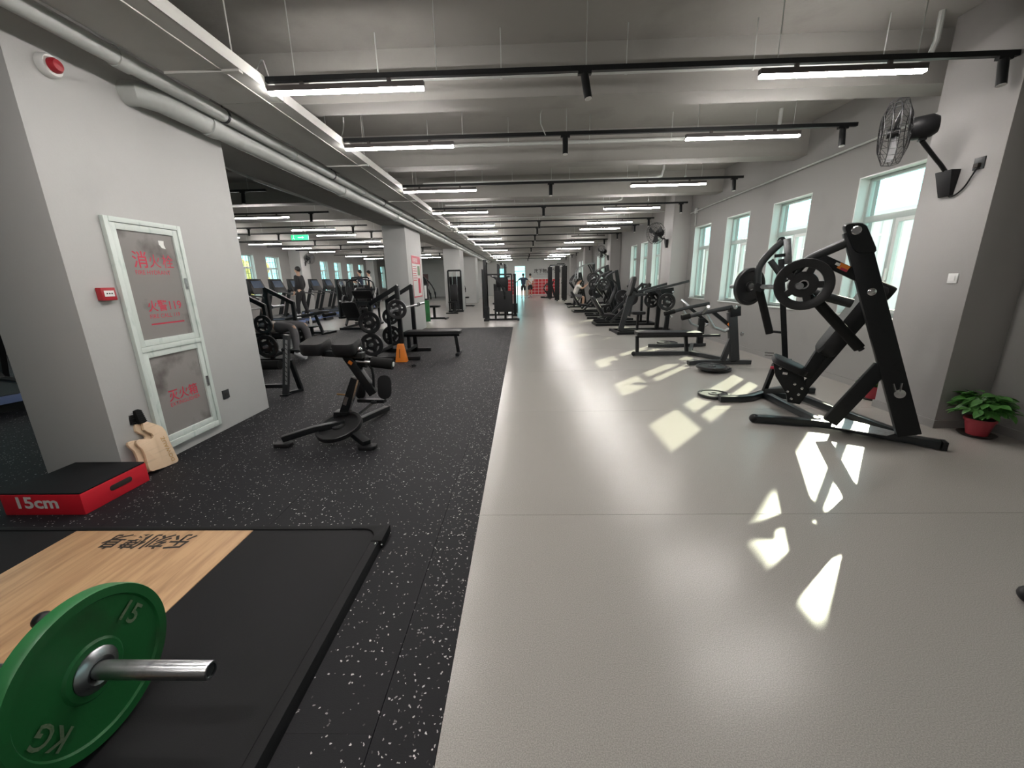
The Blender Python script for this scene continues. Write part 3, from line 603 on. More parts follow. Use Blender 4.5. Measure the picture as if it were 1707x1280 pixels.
# barbell and plates
BY, BZ = .892, .042+.232
ba = empty('barbell', (-2, BY, BZ), 'chrome olympic barbell lying loaded on the wood platform', 'barbell')
def sleeve(x0, s, par):
    mb = MB().lathe((x0, BY, BZ), (s, 0, 0), [(.0001, 0), (.0145, 0), (.0145, .012), (.037, .012), (.037, .042), (.0252, .042), (.0252, .455), (.0235, .459), (.019, .459), (.019, .452), (.0001, .452)], 32)
    obj('sleeve', mb, 'steel', par); obj('end_cap', MB().lathe((x0+s*.4525, BY, BZ), (s, 0, 0), [(.0001, 0), (.016, 0), (.016, .002), (.0001, .003)], 20), 'grey', par)
sleeve(-1.372, 1, ba); sleeve(-2.68, -1, ba); obj('shaft', MB().cyl((-2.68, BY, BZ), (-1.372, BY, BZ), .014, 20), 'steel', ba)
def bumper(x, s, label):
    o = empty('bumper_plate', (x, BY, BZ), label, 'weight plate', 'green bumper plates'); R_ = .229
    pr = [(.06, -.0), (.06, -.038), (.078, -.042), (.19, -.038), (.194, -.046), (.220, -.046), (R_, -.038), (R_, -.004), (.226, .004), (.200, .004), (.195, -.003), (.085, -.006), (.078, .000), (.06, .000)]
    obj('rubber_body', MB().lathe((x, BY, BZ), (s, 0, 0), pr, 72), 'green', o)
    obj('steel_hub', MB().lathe((x, BY, BZ), (s, 0, 0), [(.0262, -.062), (.062, -.062), (.062, .003), (.054, .010), (.038, .016), (.030, .012), (.0262, .010), (.0262, -.062)], 40), 'steel', o)
    return o
g1 = bumper(-1.255, 1, 'large green bumper plate on the near end of the barbell')
fxx = -1.2560
def ring(a, r): return V((fxx, BY+r*math.cos(a), BZ+r*math.sin(a)))
for a, s_ in ((.55, '15'), (.55+PI, 'KG')):
    u = V((0, math.cos(a), math.sin(a))); t = V((0, -math.sin(a), math.cos(a)))
    # printed so that its top points outward
    text('lettering', s_, 'greymark', ring(a, .125)+t*.042, -t, u, .078, g1, .014, depth=.0012)
bumper(-2.80, -1, 'green bumper plate on the far end of the barbell outside the picture')
db = empty('dumbbell', (-2.05, 1.2, .06), 'small black rubber dumbbell peeping out behind the green plate', 'dumbbell')
q = onz(72, 1034, .075)
obj('head', MB().ball(q, .034, 14, (1, 1, 1)), 'blackplastic', db); obj('head', MB().ball(q+V((.10, -.10, 0)), .034, 14), 'blackplastic', db); obj('grip', MB().cyl(q, q+V((.10, -.10, 0)), .013, 12), 'chrome', db)
foot = empty('gym_machine', (2.2, 1.35, 0), 'rounded black machine foot cut by the right edge of the picture', 'machine')
q = onz(1706, 1004, 0)
obj('foot_cap', MB().ball(q+V((.02, .0, .035)), .04, 16, (1, 1, .9)), 'blackplastic', foot); obj('rail', MB().cyl(q+V((.02, 0, .035)), q+V((.9, -.35, .035)), .03, 14), 'black', foot); obj('post', MB().bar(q+V((.9, -.35, .03)), q+V((.8, -.30, 1.3)), .08, .08), 'black', foot)
fc = onz(690, 610, .01); fo = empty('floor_clip', fc, 'small black barbell clip lying on the rubber floor', 'clip')
obj('ring', MB().lathe(fc+V((0, 0, .01)), (0, 0, 1), [(.025, -.01), (.035, -.01), (.035, .012), (.025, .012), (.025, -.01)], 16), 'blackplastic', fo); obj('lever', MB().bar(fc+V((-.09, 0, .01)), fc+V((-.03, 0, .01)), .015, .01), 'chrome', fo)

# ================================================================ weight plates
def plate(c, ax, R_=.19, t=.032, label='', style=0, cat='weight plate', grp='black weight plates'):
    o = empty('weight_plate', c, label, cat, grp); a = V(ax).normalized(); h = t/2
    pr = [(.026, -h), (.055, -h), (.06, -h*.35), (R_*.80, -h*.35), (R_*.84, -h), (R_-.006, -h), (R_, -h+.005), (R_, h-.005), (R_-.006, h), (R_*.84, h), (R_*.80, h*.35), (.06, h*.35), (.055, h), (.026, h), (.026, -h)]
    if style: pr = [(R_*.66, -h*.8), (R_*.70, -h), (R_-.006, -h), (R_, -h+.005), (R_, h-.005), (R_-.006, h), (R_*.70, h), (R_*.66, h*.8), (R_*.66, -h*.8)]
    obj('rim', MB().lathe(c, a, pr, 40), 'plate', o)
    if style: obj('centre_disc', MB().lathe(c, a, [(.026, -h*.6), (R_*.49, -h*.6), (R_*.51, 0), (R_*.49, h*.6), (.026, h*.6), (.026, -h*.6)], 32), 'plate', o)
    if style:
        _, s1, s2 = frame_of(a)
        for k in range(style):
            th = 2*PI*k/style; c0 = V(c)+(s1*math.cos(th)+s2*math.sin(th))*R_*.58; tt = (s2*math.cos(th)-s1*math.sin(th)); rr = s1*math.cos(th)+s2*math.sin(th)
            obj('spoke', MB().rbox(c0, tt*R_*.13, rr*R_*.17, a*(h*.6), r=.3), 'plate', o)
    obj('hub', MB().lathe(c, a, [(.026, -h-.002), (.036, -h-.002), (.036, h+.002), (.026, h+.002), (.026, -h-.002)], 24), 'chrome', o)
    return o

# ================================================================ big plate-loaded press on the right
n1 = V((.475, .88, 0)); CN, CF = 4.138, 4.885; CM = (CN+CF)/2
H = lambda x, y, c=CN: hit(x, y, n1, c)
u1 = V((.88, -.475, 0))
pm = empty('chest_press_machine', (2.8, 3.7, 0), 'large black plate-loaded incline press machine nearest on the right by the windows', 'gym machine')
def onf(x, y, z=.045): return onz(x, y, z)
A0 = onf(1257, 697, .04); A1 = onf(1372, 705, .04); A2 = onf(1568, 741, .04)
obj('base_rail', MB().path([A0, A0*.6+A1*.4, A1, A1*.6+A2*.4, A2], 0, w_=.075, h_=.06, smooth=1), 'rail', pm, bev=.004)
obj('foot_cap', MB().ball(A0, .042, 14), 'blackplastic', pm); obj('foot_cap', MB().bar(A2, A2+u1*.03, .08, .065), 'blackplastic', pm)
B0 = onf(1199, 664, .04); B1 = onf(1245, 664, .04); B2 = onf(1268, 657, .04); B3 = onf(1310, 646, .04); B4 = B3+u1*.28
obj('base_rail', MB().path([B0, B1, B2, B3, B4], 0, w_=.075, h_=.06, smooth=1), 'rail', pm, bev=.004)
obj('cross_rail', MB().bar(onf(1276, 657, .05), onf(1362, 702, .05), .06, .06, side=(0, 0, 1)), 'rail', pm, bev=.004)
obj('cross_rail', MB().bar(onf(1336, 662, .05), onf(1492, 720, .05), .06, .06, side=(0, 0, 1)), 'rail', pm, bev=.004)
obj('cross_rail', MB().bar(onf(1276, 657, .05), onf(1336, 662, .05), .06, .06, side=(0, 0, 1)), 'rail', pm, bev=.004)
obj('base_plate', MB().prism([onf(1392, 695, .075), onf(1500, 722, .075), onf(1478, 727, .075), onf(1385, 712, .075)], (0, 0, .006)), 'steel', pm)
T = H(1424, 383); Bt = H(1514, 724); Bt = Bt if Bt.z > .05 else Bt+V((0, 0, .06-Bt.z))
obj('upright', MB().bar(T, Bt, .075, .145, side=n1), 'black', pm, bev=.008)
obj('pivot_housing', MB().rbox((T+H(1440, 412))/2+V((0, 0, 0)), (H(1440, 412)-T)*.72+V((0, 0, -.02)), u1*.07, n1*.05, r=.6), 'black', pm)
bt = H(1425, 385)-n1*.055; obj('pivot_bolt', MB().lathe(bt, -n1, [(.0001, -.02), (.032, -.02), (.032, .006), (.026, .012), (.0001, .012)], 24), 'chrome', pm)
bt = H(1451, 486)-n1*.042; obj('frame_bolt', MB().lathe(bt, -n1, [(.0001, -.02), (.028, -.02), (.028, .006), (.022, .010), (.0001, .010)], 24), 'chrome', pm)
obj('upright_brace', MB().bar(H(1470, 610), H(1383, 703)+V((0, 0, .0)), .06, .105, side=n1), 'black', pm, bev=.005)
# near arm
ar = obj('press_arm', MB().path([H(1416, 402), H(1375, 420), H(1347, 433), H(1330, 447), H(1319, 468)], .036, 14, smooth=2), 'grey', pm)
obj('arm_link', MB().bar(H(1358, 427), H(1436, 463), .05, .075, side=n1), 'black', pm, bev=.004)
obj('emblem', MB().bar(H(1397, 442)-n1*.028, H(1413, 449)-n1*.028, .004, .045, side=n1), 'orange', pm); obj('emblem_mark', MB().bar(H(1392, 439)-n1*.029, H(1399, 442)-n1*.029, .004, .02, side=n1), 'white', pm)
obj('emblem_mark', MB().bar(H(1400, 447)-n1*.03, H(1411, 452)-n1*.03, .004, .018, side=n1), 'posterred', pm)
obj('weight_horn', MB().cyl(H(1330, 476)+n1*.05, H(1330, 476)-n1*.16, .026, 18), 'steel', pm)
obj('horn_collar', MB().lathe(H(1330, 476), -n1, [(.026, -.06), (.07, -.06), (.07, -.03), (.026, -.03)], 20), 'black', pm)
obj('hand_grip', MB().cyl(H(1362, 503)-n1*.01, H(1432, 580)-n1*.01, .040, 16), 'foam', pm); obj('grip_bar', MB().cyl(H(1340, 482)-n1*.01, H(1436, 583)-n1*.01, .022, 12), 'black', pm)
obj('support_tube', MB().cyl(H(1340, 485, CM-.15), H(1420, 506, CM-.15), .038, 14), 'grey', pm)
# far arm
f2 = lambda x, y: H(x, y, CF)
obj('far_upright', MB().bar(f2(1302, 432), f2(1309, 606), .05, .05, side=n1).bar(f2(1309, 600), f2(1318, 648), .05, .11, side=n1), 'black', pm, bev=.004)
obj('pivot_housing', MB().bar(f2(1312, 398), f2(1314, 440), .07, .06, side=n1), 'steel', pm, bev=.004)
obj('pivot_cap', MB().cyl(f2(1303, 401), f2(1303, 401)+n1*.18, .035, 16), 'black', pm)
obj('far_post_cap', MB().bar(f2(1291, 427), f2(1309, 425), .07, .03, side=n1), 'black', pm)
obj('press_arm', MB().path([f2(1305, 402), f2(1285, 420), f2(1270, 437), f2(1263, 450), f2(1263, 478)], .034, 14, smooth=2), 'grey', pm)
obj('arm_link', MB().cyl(f2(1284, 434), f2(1310, 470), .028, 12), 'grey', pm)
af = V((-.31, .95, 0)); PF = f2(1263, 478)
obj('weight_horn', MB().cyl(PF-af*.22, PF+af*.34, .022, 16), 'steel', pm)
obj('horn_collar', MB().bar(f2(1258, 476), f2(1272, 482), .10, .07, side=n1), 'black', pm)
obj('hand_grip', MB().cyl(f2(1266, 484), f2(1283, 556), .036, 14), 'foam', pm)
obj('grip_bar', MB().path([f2(1283, 552), f2(1290, 553), f2(1312, 555)], .012, 8), 'black', pm)
# seat and back
m2 = lambda x, y: H(x, y, CM)
bc = (m2(1372, 585)+m2(1464, 480))/2; bax = (m2(1464, 478)-m2(1372, 588))/2; bn = bax.normalized().cross(n1.normalized())
obj('back_pad', MB().rbox(bc, bax*1.05, n1*.16, bn*.065, r=.5), 'pad', pm)
obj('back_support', MB().bar(m2(1448, 520), m2(1335, 652), .06, .06, side=n1), 'black', pm, bev=.004)
obj('height_post', MB().bar(m2(1368, 588), m2(1342, 628), .08, .09, side=n1), 'black', pm, bev=.006)
obj('headrest', MB().rbox(m2(1468, 484), bax.normalized()*.06, n1*.10, bn*.07, r=.7), 'pad', pm)
sc0 = m2(1290, 596); sc1 = m2(1342, 620); sx_ = (sc1-sc0)/2; sn_ = sx_.normalized().cross(n1.normalized())
obj('seat_pad', MB().rbox((sc0+sc1)/2, sx_*1.05, n1*.16, sn_*.03, r=.5), 'pad', pm)
body = [m2(1288, 600), m2(1302, 598), m2(1338, 618), m2(1341, 640), m2(1347, 652), m2(1332, 672), m2(1312, 668), m2(1310, 655), m2(1292, 625)]
obj('seat_carriage', MB().prism([p-n1*.05 for p in body], n1*.1), 'black', pm, bev=.004)
mb = MB()
for x, y in ((1300, 612), (1324, 638), (1312, 650), (1318, 662), (1336, 645), (1330, 655)): mb.lathe(m2(x, y)-n1*.055, -n1, [(.012, -.01), (.012, .004), (.0001, .006)], 10)
obj('bolt', mb, 'chrome', pm); obj('knob', MB().cyl(m2(1284, 612)-n1*.02, m2(1292, 612)-n1*.02, .014, 10), 'posterred', pm)
obj('seat_logo', MB().bar(m2(1304, 620)-n1*.056, m2(1312, 621)-n1*.056, .003, .02, side=n1), 'whiteprint', pm)
obj('cross_strut', MB().bar(m2(1345, 650), f2(1276, 652)+V((0, 0, .0)), .05, .05).bar(f2(1274, 652), f2(1292, 606), .04, .04), 'black', pm, bev=.003)
obj('cup_hook', MB().lathe(H(1497, 654)-n1*.045, -n1, [(.0001, -.01), (.035, -.01), (.035, .004), (.0001, .006)], 20).bar(H(1486, 637)-n1*.05, H(1490, 650)-n1*.05, .006, .012).bar(H(1500, 636)-n1*.05, H(1497, 650)-n1*.05, .006, .012), 'chrome', pm)
obj('side_pegs', MB().cyl(f2(1275, 588), f2(1290, 589), .008, 8).cyl(f2(1275, 592), f2(1288, 593), .008, 8), 'chrome', pm)
plate(H(1338, 474)-n1*.045, n1, .205, .05, 'black grip plate on the near arm of the large press machine', 5)
plate(PF+af*.10, af, .19, .045, 'black weight plate on the far arm of the large press machine', 0)
pl = onz(1190, 657, .022); plate(pl, (0, 0, 1), .17, .03, 'black weight plate with bright centre lying flat at the foot of the large press machine', 0)

# ================================================================ second machine: flat press with bench
fm = empty('bench_press_machine', (3, 7, 0), 'black plate-loaded flat bench press machine behind the large press', 'gym machine')
YN, YF, YM = 6.15, 7.85, 7.0
hN = lambda x, y: ony(x, y, YN); hF = lambda x, y: ony(x, y, YF); hM = lambda x, y: ony(x, y, YM)
obj('bench_pad', MB().rbox((hM(1060, 555)+hM(1167, 555))/2, (hM(1167, 555)-hM(1060, 555))/2, (0, .15, 0), (0, 0, .035), r=.3), 'pad', fm)
obj('pad_rail', MB().bar(hM(1062, 561), hM(1200, 559), .05, .04), 'grey', fm, bev=.003)
L0 = hM(1062, 587); L0.z = .05; L1 = hM(1150, 588); L1.z = .05
obj('bench_leg', MB().bar(hM(1062, 560), L0, .05, .06), 'black', fm, bev=.003); obj('bench_leg', MB().bar(hM(1143, 560), L1+V((-.06, 0, 0)), .05, .06), 'black', fm, bev=.003)
obj('base_rail', MB().bar(L0+V((-.05, 0, -.01)), L1+V((.05, 0, -.01)), .07, .06), 'grey', fm, bev=.004)
obj('foot_cap', MB().ball(L0+V((-.06, 0, -.01)), .04, 12), 'blackplastic', fm)
Na = V((2.55, YN, .04)); Nb = V((3.50, YN, .04)); Fa = V((2.45, YF, .04)); Fb = V((3.55, YF, .04))
obj('side_rail', MB().path([Na, Na*.7+Nb*.3+V((0, .06, 0)), Nb], 0, w_=.07, h_=.06), 'grey', fm, bev=.004); obj('side_rail', MB().path([Fa, Fa*.7+Fb*.3-V((0, .06, 0)), Fb], 0, w_=.07, h_=.06), 'grey', fm, bev=.004)
obj('cross_rail', MB().bar(L1+V((0, 0, -.01)), V((3.3, YN, .04)), .06, .06, side=(0, 0, 1)).bar(L1+V((0, 0, -.01)), V((3.3, YF, .04)), .06, .06, side=(0, 0, 1)), 'grey', fm, bev=.004)
U0 = hN(1220, 520); U1 = hN(1224, 600); U1.z = .07
obj('upright', MB().bar(U0, U1, .07, .13, side=(0, 1, 0)), 'grey', fm, bev=.006); obj('pivot_housing', MB().bar(hN(1224, 511), hN(1224, 527), .10, .15, side=(0, 1, 0)), 'black', fm, bev=.006)
obj('pivot_bolt', MB().lathe(hN(1223, 512)-V((0, .055, 0)), (0, -1, 0), [(.0001, 0), (.03, 0), (.025, .008), (.0001, .01)], 16).lathe(hN(1234, 556)-V((0, .05, 0)), (0, -1, 0), [(.0001, 0), (.03, 0), (.025, .008), (.0001, .01)], 16), 'chrome', fm)
obj('upright_brace', MB().bar(hN(1219, 565), V((hN(1205, 596).x, YN, .07)), .05, .08, side=(0, 1, 0)), 'grey', fm, bev=.004)
U2 = hF(1170, 530); obj('upright', MB().bar(U2, V((U2.x, YF, .07)), .07, .11, side=(0, 1, 0)), 'black', fm, bev=.006)
for h_, pts, s_ in ((hN, [(1220, 512), (1170, 522), (1143, 528)], -1), (hF, [(1182, 506), (1150, 512), (1116, 521)], 1)):
    P = [h_(*q) for q in pts]
    obj('press_arm', MB().path(P, .034, 12), 'grey', fm); obj('hand_grip', MB().cyl(P[1]*.25+P[2]*.75, P[2]+(P[2]-P[1])*.25, .042, 14), 'foam', fm)
    obj('lower_link', MB().path([h_(pts[0][0]-44, pts[0][1]+10), h_(pts[0][0]-30, pts[0][1]+34), h_(pts[0][0]-12, pts[0][1]+40), h_(pts[0][0]-2, pts[0][1]+34)], .024, 10), 'steel', fm)
    obj('arm_link', MB().bar(h_(pts[0][0]-34, pts[0][1]+6), h_(pts[0][0]-2, pts[0][1]+32), .04, .05, side=(0, 1, 0)), 'black', fm)
    q = h_(*pts[1]); obj('weight_horn', MB().cyl(q, q+V((-.05, s_*.30, .12)), .024, 12), 'steel', fm)
obj('emblem', MB().bar(hN(1212, 539)-V((0, .025, 0)), hN(1216, 543)-V((0, .025, 0)), .004, .03), 'orange', fm)
plate(onz(1186, 611, .075), (0, 0, 1), .205, .035, 'upper black weight plate lying flat at the near rail of the bench press machine', 0)
plate(onz(1192, 614, .025), (0, 0, 1), .215, .035, 'lower black weight plate lying flat at the near rail of the bench press machine', 0)
plate(onz(1112, 571, .03), (0, 0, 1), .20, .035, 'black weight plate lying flat in the sun beyond the flat bench', 0)
# ================================================================ back extension bench on the rubber floor
rb = empty('back_extension_bench', (-1.6, 3.4, 0), 'small black back extension bench with foam rollers standing on the rubber floor', 'gym machine')
YB = 3.45; hb_ = lambda x, y, Y=YB: ony(x, y, Y)
c0 = onz(578, 722, .05); lf = onz(472, 737, .04); rf = onz(612, 741, .04)
obj('base_leg', MB().path([lf+V((0, 0, .03)), lf*.5+c0*.5+V((0, 0, .08)), c0+V((0, 0, .10))], 0, w_=.06, h_=.05), 'black', rb, bev=.005)
obj('base_leg', MB().path([rf+V((0, 0, .01)), c0+V((0, 0, .06))], 0, w_=.07, h_=.05), 'black', rb, bev=.005)
for q in (lf, rf): obj('rubber_foot', MB().rbox(q+V((0, 0, -.02)), (.075, 0, 0), (0, .045, 0), (0, 0, .018), r=.6), 'blackplastic', rb)
obj('rear_leg', MB().bar(c0+V((0, 0, .06)), V((c0.x+.12, c0.y+.75, .04)), .06, .05), 'black', rb, bev=.004)
pc = c0+V((-.045, -.03, .075)); pax = V((-.10, -.30, .94))
o = plate(pc, pax, .20, .045, 'black weight plate resting on the base of the back extension bench', 0)
obj('hub_ring', MB().lathe(pc+pax.normalized()*.024, pax, [(.026, 0), (.034, 0), (.034, .004), (.026, .004)], 20), 'chrome', o)
J = hb_(576, 700); obj('joint_bracket', MB().bar(hb_(560, 687), hb_(583, 687), .10, .03).bar(hb_(562, 688), hb_(564, 702), .10, .03, side=(0, 1, 0)).bar(hb_(578, 700), c0+V((0, 0, .05)), .08, .09), 'black', rb, bev=.003)
obj('pivot_bolt', MB().lathe(hb_(579, 697)-V((0, .05, 0)), (0, -1, 0), [(.0001, 0), (.016, 0), (.012, .008), (.0001, .01)], 14), 'chrome', rb)
obj('post', MB().bar(hb_(594, 630), hb_(574, 690), .07, .075, side=(0, 1, 0)), 'black', rb, bev=.004)
obj('label_plate', MB().bar(hb_(581, 660)-V((0, .037, 0)), hb_(577, 673)-V((0, .037, 0)), .002, .03, side=(0, 1, 0)), 'steel', rb)
obj('silver_strut', MB().bar(hb_(597, 633, YB-.06), hb_(583, 686, YB-.06), .012, .014, side=(0, 1, 0)), 'chrome', rb)
obj('silver_strut', MB().bar(hb_(626, 668), hb_(586, 700), .02, .022, side=(0, 1, 0)), 'steel', rb)
obj('main_beam', MB().bar(hb_(579, 592), hb_(624, 656), .07, .075, side=(0, 1, 0)), 'black', rb, bev=.004)
obj('lock_pin', MB().cyl(hb_(562, 657), hb_(576, 658), .008, 8), 'brass', rb)
obj('adjuster_label', MB().bar(hb_(584, 601)-V((0, .04, 0)), hb_(590, 605)-V((0, .04, 0)), .003, .03, side=(0, 1, 0)), 'orange', rb)
obj('pad_arm', MB().bar(hb_(520, 583, YB+.1), hb_(600, 588, YB), .06, .05), 'black', rb, bev=.003)
for x0, x1, yy in ((508, 546, 577), (560, 597, 577)):
    a, b = hb_(x0, yy), hb_(x1, yy); obj('hip_pad', MB().rbox((a+b)/2, (b-a)/2, (0, .12, .02), (0, -.008, .05), r=.45), 'pad', rb)
obj('pad_carrier', MB().bar(hb_(540, 588), hb_(606, 592), .09, .05), 'black', rb, bev=.003)
obj('pad_knob', MB().ball(hb_(600, 582, YB-.14), .022, 10), 'chrome', rb)
for nm, x0, x1, y0, y1, yy in (('roller', 620, 655, 603, 607, YB-.02), ('roller', 588, 612, 601, 604, YB+.05)):
    a, b = hb_(x0, y0, yy), hb_(x1, y1, yy); r_ = obj(nm, MB().cyl(a, b, .048, 20), 'foam', rb)
    if x0 == 620: obj('end_cap', MB().cyl(b, b+(b-a).normalized()*.008, .022, 16), 'white', r_)
obj('roller_axle', MB().cyl(hb_(590, 602), hb_(656, 607), .014, 10), 'steel', rb)
obj('roller_bracket', MB().path([hb_(614, 606), hb_(622, 618), hb_(623, 648)], .012, 8, smooth=1), 'black', rb)
a = hb_(641, 645); obj('foot_plate', MB().rbox(a, (.06, 0, 0), (0, .02, .105), (0, .012, 0), r=.9), 'rubber', rb)
a = hb_(601, 648, YB+.2); obj('foot_plate', MB().rbox(a, (.045, 0, 0), (0, .02, .09), (0, .012, 0), r=.9), 'rubber', rb)
obj('foot_carrier', MB().bar(hb_(598, 667, YB+.05), hb_(642, 668), .05, .03).cyl(hb_(622, 668)-V((0, .04, 0)), hb_(630, 668)-V((0, .04, 0)), .015, 8), 'black', rb)

# ================================================================ bench press stations in the left hall
def press_station(X, s, label, posts_y=(6.95, 7.85), bo=0.0):
    """s=+1: the bench runs toward +X, the sloping arms fall away toward -X"""
    o = empty('bench_press_station', (X, 7.4, 0), label, 'gym machine')
    for y in posts_y:
        obj('tall_post', MB().bar((X, y, .0), (X, y, 1.28), .07, .07, side=(0, 1, 0)), 'black', o, bev=.004)
        obj('sloping_arm', MB().bar((X+s*.02, y, 1.27), (X-s*.50, y, .98), .06, .07, side=(0, 1, 0)), 'black', o, bev=.004)
        obj('short_post', MB().bar((X-s*.49, y, 1.0), (X-s*.49, y, .0), .06, .06, side=(0, 1, 0)), 'black', o, bev=.004)
        obj('base_rail', MB().bar((X-s*.75, y, .035), (X+s*.30, y, .035), .07, .06, side=(0, 1, 0)), 'black', o, bev=.004)
        obj('bar_hook', MB().bar((X+s*.03, y, .88), (X+s*.11, y, .88), .05, .02).bar((X+s*.11, y, .87), (X+s*.11, y, .94), .05, .02, side=(0, 1, 0)), 'steel', o)
        sg = -1 if y < 7.4 else 1
        for z in (.30, .68): obj('storage_horn', MB().cyl((X-s*.49, y, z), (X-s*.49, y+sg*.2, z), .024, 12), 'steel', o)
    obj('cross_bar', MB().bar((X-s*.49, posts_y[0], .12), (X-s*.49, posts_y[1], .12), .06, .06).bar((X, posts_y[0], .12), (X, posts_y[1], .12), .06, .06), 'black', o, bev=.004)
    obj('bench_pad', MB().rbox((X+bo+s*.46, 7.4, .43), (.52, 0, 0), (0, .15, 0), (0, 0, .035), r=.3), 'pad', o)
    obj('bench_rail', MB().bar((X+bo-s*.1, 7.4, .375), (X+bo+s*.95, 7.4, .375), .06, .05).bar((X, 7.4, .37), (X, 7.4, .12), .06, .06).bar((X+bo+s*.88, 7.4, .37), (X+bo+s*.92, 7.4, .03), .06, .06), 'black', o, bev=.004)
    obj('bench_foot', MB().bar((X+bo+s*.92, 7.2, .03), (X+bo+s*.92, 7.6, .03), .06, .05), 'black', o, bev=.004)
    return o
XA, XB = -2.12, -4.95
press_station(XA, 1, 'black bench press station with sloping arms in front of the second column')
press_station(XB, -1, 'black bench press station with sloping arms at the left behind the nearest column', bo=.50)
for nm, X, s, dz in (('right', XA, 1, 0), ('left', XB, -1, .0)):
    bb = empty('barbell', (X, 7.4, .93), 'chrome barbell racked on the %s bench press station' % nm, 'barbell', 'racked barbells')
    xb = X+s*.07; obj('shaft', MB().cyl((xb, 6.75, .905), (xb, 8.05, .905), .014, 12), 'steel', bb)
    for sg, y in ((-1, 6.75), (1, 8.05)): obj('sleeve', MB().cyl((xb, y, .905), (xb, y+sg*.42, .905), .025, 14).cyl((xb, y, .905), (xb, y+sg*.03, .905), .037, 14), 'steel', bb)
for i, (x, y, z, R_, lb) in enumerate([(XA-.49, 6.84, .30, .20, 'lower front plate stored on the right bench press station'), (XA-.49, 6.84, .68, .19, 'upper front plate stored on the right bench press station'), (XA-.49, 7.97, .30, .20, 'lower rear plate stored on the right bench press station'), (XA-.49, 7.97, .68, .16, 'upper rear plate stored on the right bench press station'),
        (XB+.49, 6.84, .68, .16, 'upper front plate stored on the left bench press station'), (XB+.49, 6.84, .30, .2, 'lower front plate stored on the left bench press station'), (XB+.49, 7.97, .30, .2, 'lower rear plate stored on the left bench press station')]):
    plate(V((x, y, z)), (0, 1, 0), R_, .035, lb, 5)
plate(V((XA+.07, 6.62, .905)), (0, 1, 0), .16, .035, 'plate on the near sleeve of the barbell on the right station', 5)
for i, (x, y) in enumerate([(XA+.02, 6.80), (-4.55, 6.4)]):
    o = empty('foot_guard', (x, y, 0), ['orange tapered foot guard with a black mark at the right bench press station', 'orange tapered foot guard half hidden behind the nearest column'][i], 'guard', 'orange guards')
    obj('shell', MB().hexa([(x-.10, y-.06, .0), (x+.10, y-.06, .0), (x+.10, y+.06, .0), (x-.10, y+.06, .0), (x-.05, y-.04, .31), (x+.05, y-.04, .31), (x+.05, y+.04, .31), (x-.05, y+.04, .31)]), 'orange', o, bev=.008)
    obj('mark', MB().bar((x-.012, y-.064, .08), (x-.005, y-.052, .23), .004, .03), 'ink', o)
# adjustable rack with silver decal post, half hidden by the nearest column
rk = empty('squat_stand', (-3.2, 4.75, 0), 'low black stand with a lettered silver post beside the nearest column', 'gym machine')
hs = lambda x, y, Y=4.75: ony(x, y, Y)
b_ = hs(477, 659); b_.z = .02
obj('post', MB().bar(hs(478, 558), b_, .06, .06, side=(0, 1, 0)), 'grey', rk, bev=.003)
obj('decal', MB().bar(hs(478, 566)-V((-.012, .031, 0)), hs(478, 640)-V((-.012, .031, 0)), .002, .028, side=(0, 1, 0)), 'steel', rk)
mb = MB()
for k in range(9): y_ = 572+k*7.5; mb.bar(hs(476.5, y_)-V((-.012, .033, 0)), hs(479.5, y_+3.5)-V((-.012, .033, 0)), .002, .008)
obj('decal_marks', mb, 'ink', rk)
obj('brace', MB().bar(hs(484, 600, 4.85), V((hs(503, 655, 4.95).x, 4.95, .02)), .045, .05, side=(0, 1, 0)), 'black', rk, bev=.003)
obj('foot', MB().bar(V((b_.x-.03, 4.75, .02)), V((hs(505, 655, 4.95).x, 4.95, .02)), .06, .035).bar(V((b_.x-.05, 4.75, .01)), V((b_.x+.05, 4.75, .01)), .1, .02), 'black', rk)
obj('lower_bar', MB().bar(hs(476, 643), hs(476, 643)+V((-1.1, 0, 0)), .05, .045), 'black', rk, bev=.003)
obj('roll_pad', MB().cyl(hs(467, 608)+V((0, 0, 0)), hs(467, 608)+V((-1.0, 0, 0)), .058, 20), 'foam', rk)
obj('cross_tube', MB().cyl(hs(478, 582), hs(512, 586, 4.9), .016, 10).ball(hs(474, 582)-V((0, .03, 0)), .022, 10), 'black', rk)
obj('far_post', MB().bar(V((b_.x-1.1, 4.75, .9)), V((b_.x-1.1, 4.75, .02)), .06, .06, side=(0, 1, 0)), 'black', rk)

